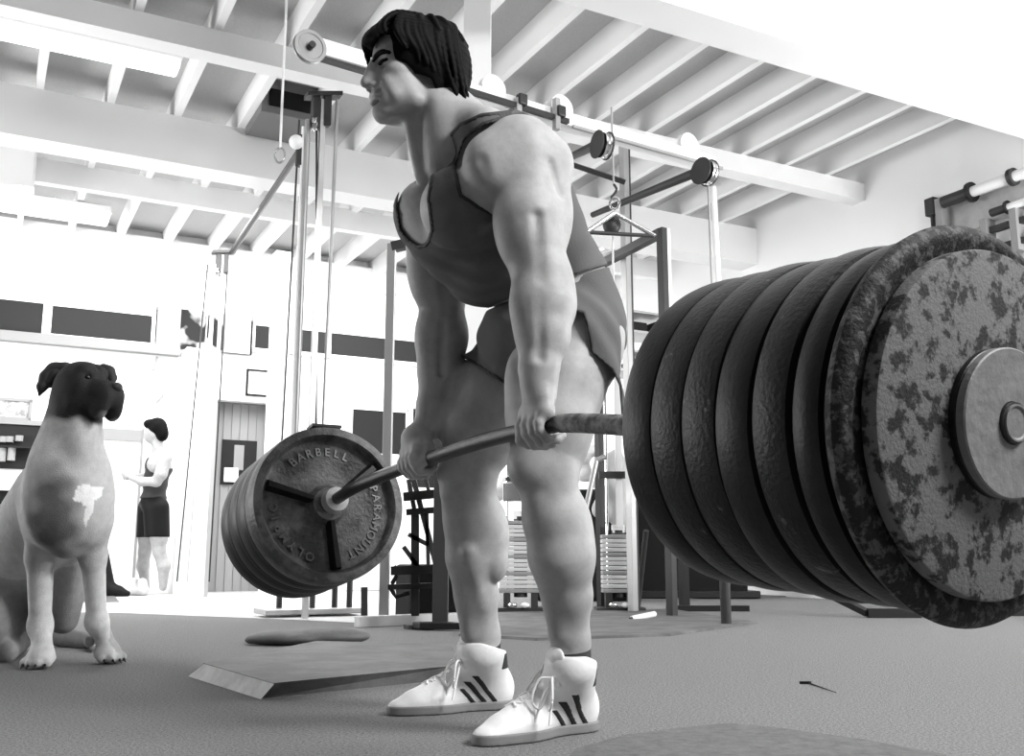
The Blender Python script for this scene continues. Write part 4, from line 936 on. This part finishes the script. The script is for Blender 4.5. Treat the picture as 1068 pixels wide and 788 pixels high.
q = Zp(216, 613); t = empty('floor_pulley', 'low floor pulley block at foot of the far cable column', 'floor pulley', tuple(q))
MB().box(q + UP * .015, (.62, .3, .03), (RT, RB, UP)).build('base_plate', m_white, t)
pulley(q + UP * .13 - RB * .06, RB, .1, m_dsteel, t, w=.06)
MB().box(q + UP * .24 + RT * .06, (.16, .14, .2), (RT, RB, UP), .01).build('block', m_white, t)
# base of the near column
q = Zp(322, 642); t = empty('column_base', 'small raised board on short legs below the far plates', 'base', tuple(q))
MB().box(q + UP * .035, (.66, .32, .035), bev=.005).build('board', m_steel, t)
for dx, dy in ((-.2, 0), (.02, 0), (.2, .1), (.3, .1)): MB().rod(q + RT * dx + RB * dy + UP * .05, q + RT * dx + RB * dy + UP * .3, .02).build('leg', m_dsteel, t)

# upright rack left of the lifter
q0 = P(405, 236, 6.05); base = Zp(400, 649); q0 = np.array([base[0], base[1], q0[2]])
t = empty('upright_rack', 'tall square steel rack post with floor rail and side frame', 'rack', tuple(base))
MB().beam(q0, base, .055, .055, RT, .003).build('post', m_steel, t)
MB().beam(q0 - UP * .02, q0 - UP * .02 + RT * .09 + UP * .02, .06, .06, UP).build('top_cap', m_dsteel, t)
MB().beam(Zp(372, 654) + UP * .03, Zp(478, 649) + UP * .03, .06, .06, UP, .003).build('floor_rail', m_steel, t)
w1 = Zp(459, 655); MB().beam(w1, w1 + UP * .86, .085, .06, RT, .003).build('short_post', m_dsteel, t)
def at_y(x, y, yy): r = ray(x, y); return EYE + r * (yy / r[1])
yy = w1[1] + .25
for (xa, ya, xb, yb, w) in ((421, 518, 462, 514, .05), (424, 534, 462, 531, .035), (408, 595, 462, 593, .05), (405, 612, 462, 610, .03)):
    MB().beam(at_y(xa, ya, yy), at_y(xb, yb, yy), w, .04, UP).build('cross_rail', m_black_tube, t)
for (xa, ya, xb, yb, w) in ((430, 495, 458, 600, .03), (441, 486, 449, 520, .02), (433, 530, 433, 642, .045), (445, 530, 447, 598, .02), (426, 557, 447, 568, .025), (421, 570, 437, 592, .025), (380, 612, 380, 648, .035), (426, 500, 432, 530, .025)):
    MB().beam(at_y(xa, ya, yy + .03), at_y(xb, yb, yy + .03), w, .03, RT).build('strut', m_dsteel, t)
MB().path([Vector(at_y(411 + 3 * math.sin(u * 3), 590 + u * 14, yy)) for u in np.linspace(0, 2.3, 10)] + [Vector(at_y(427, 618, yy))], .012, 8).build('hanging_strap', m_black, t)
q = at_y(445, 603, yy + .5); tag(MB().box((q[0], q[1], .17), (.3, .26, .34), (RT, RB, UP), .02).build('machine_base', m_black), 'low black machine base between far plates and shin', 'machine base')
# steel foot plate on floor
q = Zp(452, 657); t = empty('floor_bracket', 'bent black steel bracket lying behind the far foot', 'bracket', tuple(q))
MB().box(q + UP * .025 + RT * .02, (.22, .1, .035), (RT * .98 - RB * .15, RB, UP), .006).build('channel', m_black_tube, t)
MB().box(Zp(437, 656) + UP * .012, (.14, .07, .02), (RT * .95 - RB * .2, RB, UP)).build('tongue', m_dsteel, t)

# weight stacks
m_bright = mat('polished_plate', .8, .3, .55)
def stack(label, x, yb, d, w, n, h, above):
    b = Zp(x, yb); e = empty('weight_stack', label, 'weight stack', tuple(b), 'selector weight stacks')
    for k in range(n):
        z = .13 + k * h / n
        MB().box((b[0], b[1], z + h / n / 2), (w, .16, h / n * .86), (RT, np.array([0, 1., 0]), UP), .004).build('stack_plate', m_bright if k % 4 else m_steel, e)
    MB().rod((b[0], b[1] - .01, .1), (b[0], b[1] - .01, .13 + h + .03), .05).build('core', m_dsteel, e)
    for s in (-.32, .32):
        MB().rod((b[0] + s * w, b[1] - .02, .02), (b[0] + s * w, b[1] - .02, above), .011).build('guide_rod', m_chrome, e)
        MB().box((b[0] + s * w, b[1] - .03, .065), (.05, .1, .13), (RT, np.array([0, 1., 0]), UP)).build('foot', m_dsteel, e)
    MB().box((b[0], b[1], .015), (w * 1.4, .3, .03), (RT, np.array([0, 1., 0]), UP), .004).build('base_plate', m_dsteel, e)
    MB().box((b[0], b[1], .15 + h + .02), (w * .35, .1, .06), (RT, np.array([0, 1., 0]), UP), .004).build('head_block', m_white, e)
    for k in (0, 1): MB().ball((b[0] - .06 + .09 * k, b[1] - .17, .05), .025, (1.3, 1, .8)).build('rubber_stop', m_white if k else m_chrome, e, 40)
    return e, b
sa, ba_ = stack('chrome weight stack seen between the lifter legs', 543, 637, 0, .31, 17, .52, 1.05)
sb_, bb_ = stack('chrome weight stack right of the lifter near leg', 646, 637, 0, .25, 13, .42, 1.6)
MB().box((ba_[0] - .03, ba_[1], .86), (.2, .1, .14), (RT, np.array([0, 1., 0]), UP), .01).build('upper_plates', m_chrome, sa)
MB().box((ba_[0] + .02, ba_[1], .955), (.26, .1, .03), (RT, np.array([0, 1., 0]), UP)).build('cross_rail', m_dsteel, sa)
MB().path([Vector((ba_[0] + .04 + .022 * math.cos(u), ba_[1] - .12, .78 + .05 * math.sin(u))) for u in np.linspace(0, 6.28, 14)[:-1]], .006, 8, True).build('snap_ring', m_dsteel, sa)
MB().beam((bb_[0] + .01, bb_[1] - .05, .6), (bb_[0] + .01, bb_[1] - .05, 1.9), .05, .03, RT).build('square_tube', m_white, sb_)
MB().box((bb_[0] - .0, bb_[1] - .08, .98), (.28, .04, .05), (RT, np.array([0, 1., 0]), UP)).build('carriage', m_dsteel, sb_)
MB().rod(at_y(608, 545, bb_[1] - .1), at_y(622, 480, bb_[1] - .1), .02).build('frame_tube', m_steel, sb_)
MB().rod(at_y(622, 480, bb_[1] - .1), at_y(632, 476, bb_[1] - .1), .02).build('frame_tube', m_steel, sb_)
MB().rod(Zp(665, 634), at_y(674, 553, bb_[1] + .1), .02).build('brace', m_dsteel, sb_)
# clothes hung over the bar behind the stack
def cloth(name, label, cat, pts, m, yy, th=.08):
    """a soft hanging garment: an outline filled with folds"""
    f = Field((-.6, -.35, 0), (1.6, .35, 1.6), .014); cl = Clay()
    for (x, y, r) in pts:
        p = at_y(x, y, yy); cl.ell((p[0], 0, p[2]), (r, th, r * 1.1), k=.05)
    cl.fill(f, .02); gx, gy, gz = f.grid()
    f.v += .012 * np.sin(gx * 42 + 6 * gz) * np.cos(gz * 9 + gx * 11)
    me, _ = polygonise(f, name); o = link(name, me, m); o.location = (0, yy, 0); return tag(o, label, cat)
cloth('hanging_jacket', 'grey jacket draped behind the right weight stack', 'jacket', [(628, 500, .08), (640, 490, .1), (645, 515, .11), (630, 530, .09), (650, 540, .1), (640, 480, .08)], mat('grey_cloth', .42, .9), bb_[1] + .35)
cloth('white_towel', 'white towel draped left of the grey jacket', 'towel', [(607, 480, .06), (610, 495, .06), (604, 468, .05), (616, 470, .05)], m_white, bb_[1] + .5)
cloth('folded_towel', 'pale folded towel on the machine between the legs', 'towel', [(528, 505, .07), (520, 515, .06), (534, 498, .05)], mat('pale_cloth', .6, .9), ba_[1] + .3)
# big dark upholstered machine
q = Zp(705, 623); t = empty('padded_machine', 'large black padded machine behind the near plates', 'exercise machine', tuple(q))
X3 = (RT, np.array([0, 1., 0]), UP)
MB().box(q + UP * .62 + RT * .05, (1.2, .6, 1.2), X3, .05).build('pad', m_black, t)
MB().box(q + UP * .04 + RT * .1, (1.3, .7, .07), X3, .01).build('base', m_black_tube, t)
for dx in (-.58, .66): MB().beam(q + RT * dx, q + RT * dx + UP * .9, .06, .06, RT).build('side_post', m_dsteel, t)
q = Zp(598, 626) ; tag(MB().box(q + UP * .5 + RT * .1, (.9, .4, 1.0), X3, .04).build('padded_bench', m_black), 'black padded bench back behind the lifter near calf', 'bench')
# shelving seen between shorts and plates
t = empty('storage_shelf', 'steel shelf unit with dark boxes beside the shorts', 'shelf', tuple(R_(5.3, 9.4, 0)))
for y in (332, 352, 372, 392):
    q = P(675, y, 9.0); MB().box(q, (.8, .35, .02)).build('shelf_board', m_steel, t)
for x in (652, 705):
    q = P(x, 330, 9.0); MB().beam(q, (q[0], q[1], 0), .04, .04, RA).build('upright', m_steel, t)
for k, (x, y, w, lb) in enumerate(((662, 352, .14, 'square dark box on the top board of the steel shelf'), (682, 352, .1, 'narrower dark box right of the square one on the shelf'), (660, 392, .12, 'dark box on the lower board of the steel shelf'))):
    q = P(x, y, 9.0); q[2] = P(675, y, 9.0)[2] + .012 + .056; b_ = MB().box(q, (w, .2, .11), bev=.01).build('storage_box', m_dark); tag(b_, lb, 'box')

# wall rack of bars at right
def onR(x, y, off=.12): return Ap(x, y, RW - off)
def rail(x0, y0, x1, off=.12, yy1=None):
    a = onR(x0, y0, off); b = onR(x1, yy1, off); b = np.array([b[0], b[1], a[2]]); return a, b
t = empty('wall_rack', 'wall rack of long bars on boards at upper right', 'wall rack', tuple(onR(1020, 230, 0)))
m_wood = mat('rack_board', .42, .7, var=.2, vscale=6)
a, b = rail(984, 234, 1090, .06, 205); a = a; MB().beam(a, b, .26, .04, UP).build('board', m_wood, t)
a, b = rail(1012, 236, 1090, .06, 232); MB().beam(a - UP * .35, b - UP * .35, .1, .04, UP).build('lower_board', m_wood, t)
for (x0, y0, x1) in ((1025, 243, 1090), (1030, 262, 1090)):
    a, b = rail(x0, y0, x1, .14, y0 - 25); MB().beam(a, b, .05, .05, UP).build('rail', m_dsteel, t)
for x, y in ((984, 228), (1031, 250), (1062, 240)):
    q = onR(x, y, .14); MB().box(q, (.12, .06, .34)).build('bracket', m_grey, t)
for (x, y) in ((1050, 268), (1060, 285)):
    q = onR(x, y, .1); MB().box(q, (.1, .05, .2)).build('bracket', m_black, t)
for k, (x0, y0, off, r, lb) in enumerate(((984, 211, .2, .045, 'thick sleeved bar on top rail of the wall rack'), (1034, 222, .18, .03, 'thinner bar below on the wall rack'))):
    e = empty('stored_bar', lb, 'barbell bar', tuple(onR(x0, y0, off)))
    a, b = rail(x0, y0, 1095, off, y0 - 30)
    MB().rod(a, b, r).build('shaft', m_white, e, 40); d = (b - a) / np.linalg.norm(b - a)
    L_ = np.linalg.norm(b - a)
    MB().rod(a, a + d * L_ * .28, r * 1.15).build('knurled_grip', m_dsteel, e, 40)
    MB().rod(a + d * L_ * .27, a + d * L_ * .3, r * 1.9).build('collar', m_black_tube, e, 40); MB().rod(a + d * L_ * .66, a + d * L_ * .70, r * 1.6).build('collar', m_dsteel, e, 40)
q = onR(972, 216, .04); t = empty('wall_bracket', 'small dark bracket on the wall left of the bar rack', 'bracket', tuple(q))
MB().box(q, (.08, .1, .16), bev=.01).build('plate', m_dsteel, t); MB().rod(q - UP * .08, q - UP * .3, .02).build('stem', m_dsteel, t)

# ------------------------------------------------------------------ mats and things on the floor
def slab_poly(name, label, cat, px, z0, z1, m, inset=0, side_m=None):
    pts = [Zp(x, y, 0) for x, y in px]; bm = bmesh.new(); c = sum(pts) / len(pts)
    lo = [bm.verts.new((p[0], p[1], z0)) for p in pts]; hi = [bm.verts.new((*(p + (c - p) * inset)[:2], z1)) for p in pts]
    bm.faces.new(lo[::-1]); f = bm.faces.new(hi)
    for i in range(len(pts)): bm.faces.new((lo[i], lo[(i + 1) % len(pts)], hi[(i + 1) % len(pts)], hi[i]))
    m_ = MB(); m_.bm.free(); m_.bm = bm; o = m_.build(name, m); return tag(o, label, cat)
m_mat = mat('rubber_mat', .07, .7, bump=.15, bscale=60, col2=.13, vscale=5, lo=.4, hi=.65, detail=4)
A, B_, C, D = Zp(196, 704), Zp(272, 729), Zp(478, 709), Zp(330, 679)
t = empty('lifting_platform', 'thick rubber deadlift platform with a pale worn sloping end', 'platform', tuple((A + C) / 2))
v1 = Zp(283, 716, .035); 
bm = bmesh.new(); h = .042
pts0 = [Zp(x, y) for x, y in ((272, 728), (480, 707), (470, 680), (325, 676), (212, 695))]
pts1 = [Zp(x, y, h) for x, y in ((285, 712), (482, 693), (470, 671), (330, 668), (212, 691))]
lo = [bm.verts.new(tuple(p)) for p in pts0]; hi = [bm.verts.new((p[0], p[1], h)) for p in pts1]
bm.faces.new(lo[::-1]); bm.faces.new(hi)
for i in range(5): bm.faces.new((lo[i], lo[(i + 1) % 5], hi[(i + 1) % 5], hi[i]))
m_ = MB(); m_.bm.free(); m_.bm = bm; m_.build('block', m_mat, t)
bm = bmesh.new(); W = [bm.verts.new(tuple(p)) for p in (Zp(272, 729, .001), Zp(196, 705, .001), Zp(213, 692, h + .001), Zp(286, 713, h + .001), Zp(274, 726, .0), Zp(214, 694, 0))]
bm.faces.new((W[0], W[1], W[2], W[3])); bm.faces.new((W[1], W[5], W[2])); bm.faces.new((W[0], W[3], W[4])); bm.faces.new((W[4], W[5], W[1], W[0])); bm.faces.new((W[3], W[2], W[5], W[4]))
m_ = MB(); m_.bm.free(); m_.bm = bm; m_.build('bevelled_end', mat('worn_wood', .55, .8, var=.25, vscale=12), t)
# small folded mat behind
q = Zp(324, 672)
fl = Field((-.36, -.16, 0), (.36, .16, .09), .006); cl = Clay()
cl.ell((-.08, 0, .03), (.2, .11, .032), k=.02).ell((.1, .01, .036), (.16, .1, .038), k=.02).ell((-.2, .0, .02), (.09, .04, .014), k=.02).cap((-.22, .0, .02), (-.27, 0, .018), .01, .012, .01)
cl.fill(fl); me, _ = polygonise(fl, 'leather_pad'); o = link('leather_pad', me, m_mat); o.location = tuple(q); tag(o, 'small dark leather pad lying behind the platform block', 'pad')
slab_poly('floor_mat', 'dark flat rubber mat under the weight stacks', 'mat', ((478, 663), (560, 668), (700, 663), (790, 650), (700, 636), (500, 640)), 0, .012, m_mat, .01)
slab_poly('floor_mat', 'dark rubber mat far behind at right', 'mat', ((672, 618), (700, 625), (830, 622), (800, 606), (690, 606)), 0, .012, m_mat, .01)
pts = [(585 + 0, 800), (600, 785), (650, 771), (700, 764), (760, 758), (820, 764), (900, 775), (990, 792), (900, 840), (700, 850), (600, 830)]
slab_poly('round_mat', 'dark round rubber mat at the bottom edge by the near shoe', 'mat', pts, 0, .01, mat('dark_mat', .12, .9, bump=.2, bscale=150, var=.3, vscale=40), .015)
slab_poly('floor_mat', 'thin dark mat edge at far left behind the pale floor strip', 'mat', ((-40, 628), (125, 628), (120, 622), (-40, 620)), 0, .01, m_mat, .01)
q = Zp(671, 645, .012); t = empty('rolled_paper', 'small white rolled tube lying on the dark mat', 'tube', tuple(q))
MB().rod(P(659, 645, (q - EYE) @ FW) , P(683, 640, (q - EYE) @ FW + .1), .018).build('roll', m_white, t, 40)
MB().rod(P(657, 645.5, (q - EYE) @ FW - .01), P(659.5, 645, (q - EYE) @ FW - .001), .012).build('end_cap', m_dsteel, t, 40)
q = Zp(840, 713); bm = MB(); bm.box(q + UP * .004, (.03, .008, .008), (RT, RB, UP)); bm.rod(q + RT * .01 + UP * .003, Zp(872, 723) + UP * .003, .0025, .001); tag(bm.build('bent_nail', m_black), 'small black sliver lying alone on the open floor', 'debris')
for (x0, x1, y, w, lb) in ((905, 960, 644, .04, 'black tube bench frame on the floor below the near plates'), (1032, 1085, 642, .05, 'black tube bench frame on the floor at the right edge')):
    a, b = Zp(x0, y), Zp(x1, y); t = empty('training_bench', lb, 'bench', tuple(a))
    MB().beam(a + UP * .03, b + UP * .03, .06, .05, UP).build('foot_tube', m_black_tube, t)
    MB().beam(b + UP * .03, b + UP * .5, .05, .05, RT).build('upright', m_black_tube, t)
    MB().beam(a + RB * .5 + UP * .2, b + RB * .5 + UP * .2, .035, .035, UP).build('rail', m_black_tube, t); MB().beam(a + UP * .03, a + RB * .5 + UP * .2, .04, .04, RT).build('side_tube', m_black_tube, t)
# dark bag behind the dog
q = Zp(112, 622); fl = Field((-.35, -.2, 0), (.35, .2, .8), .015); cl = Clay()
cl.cap((-.06, 0, .1), (-.14, 0, .65), .12, .06, .05).cap((-.05, 0, .06), (.2, 0, .03), .08, .03, .05).cap((-.2, 0, .06), (.1, 0, .05), .1, .06, .05)
cl.fill(fl); me, _ = polygonise(fl, 'gym_bag'); o = link('gym_bag', me, m_black, smooth=True); o.location = tuple(q); tag(o, 'slumped black bag standing behind the dog', 'bag')
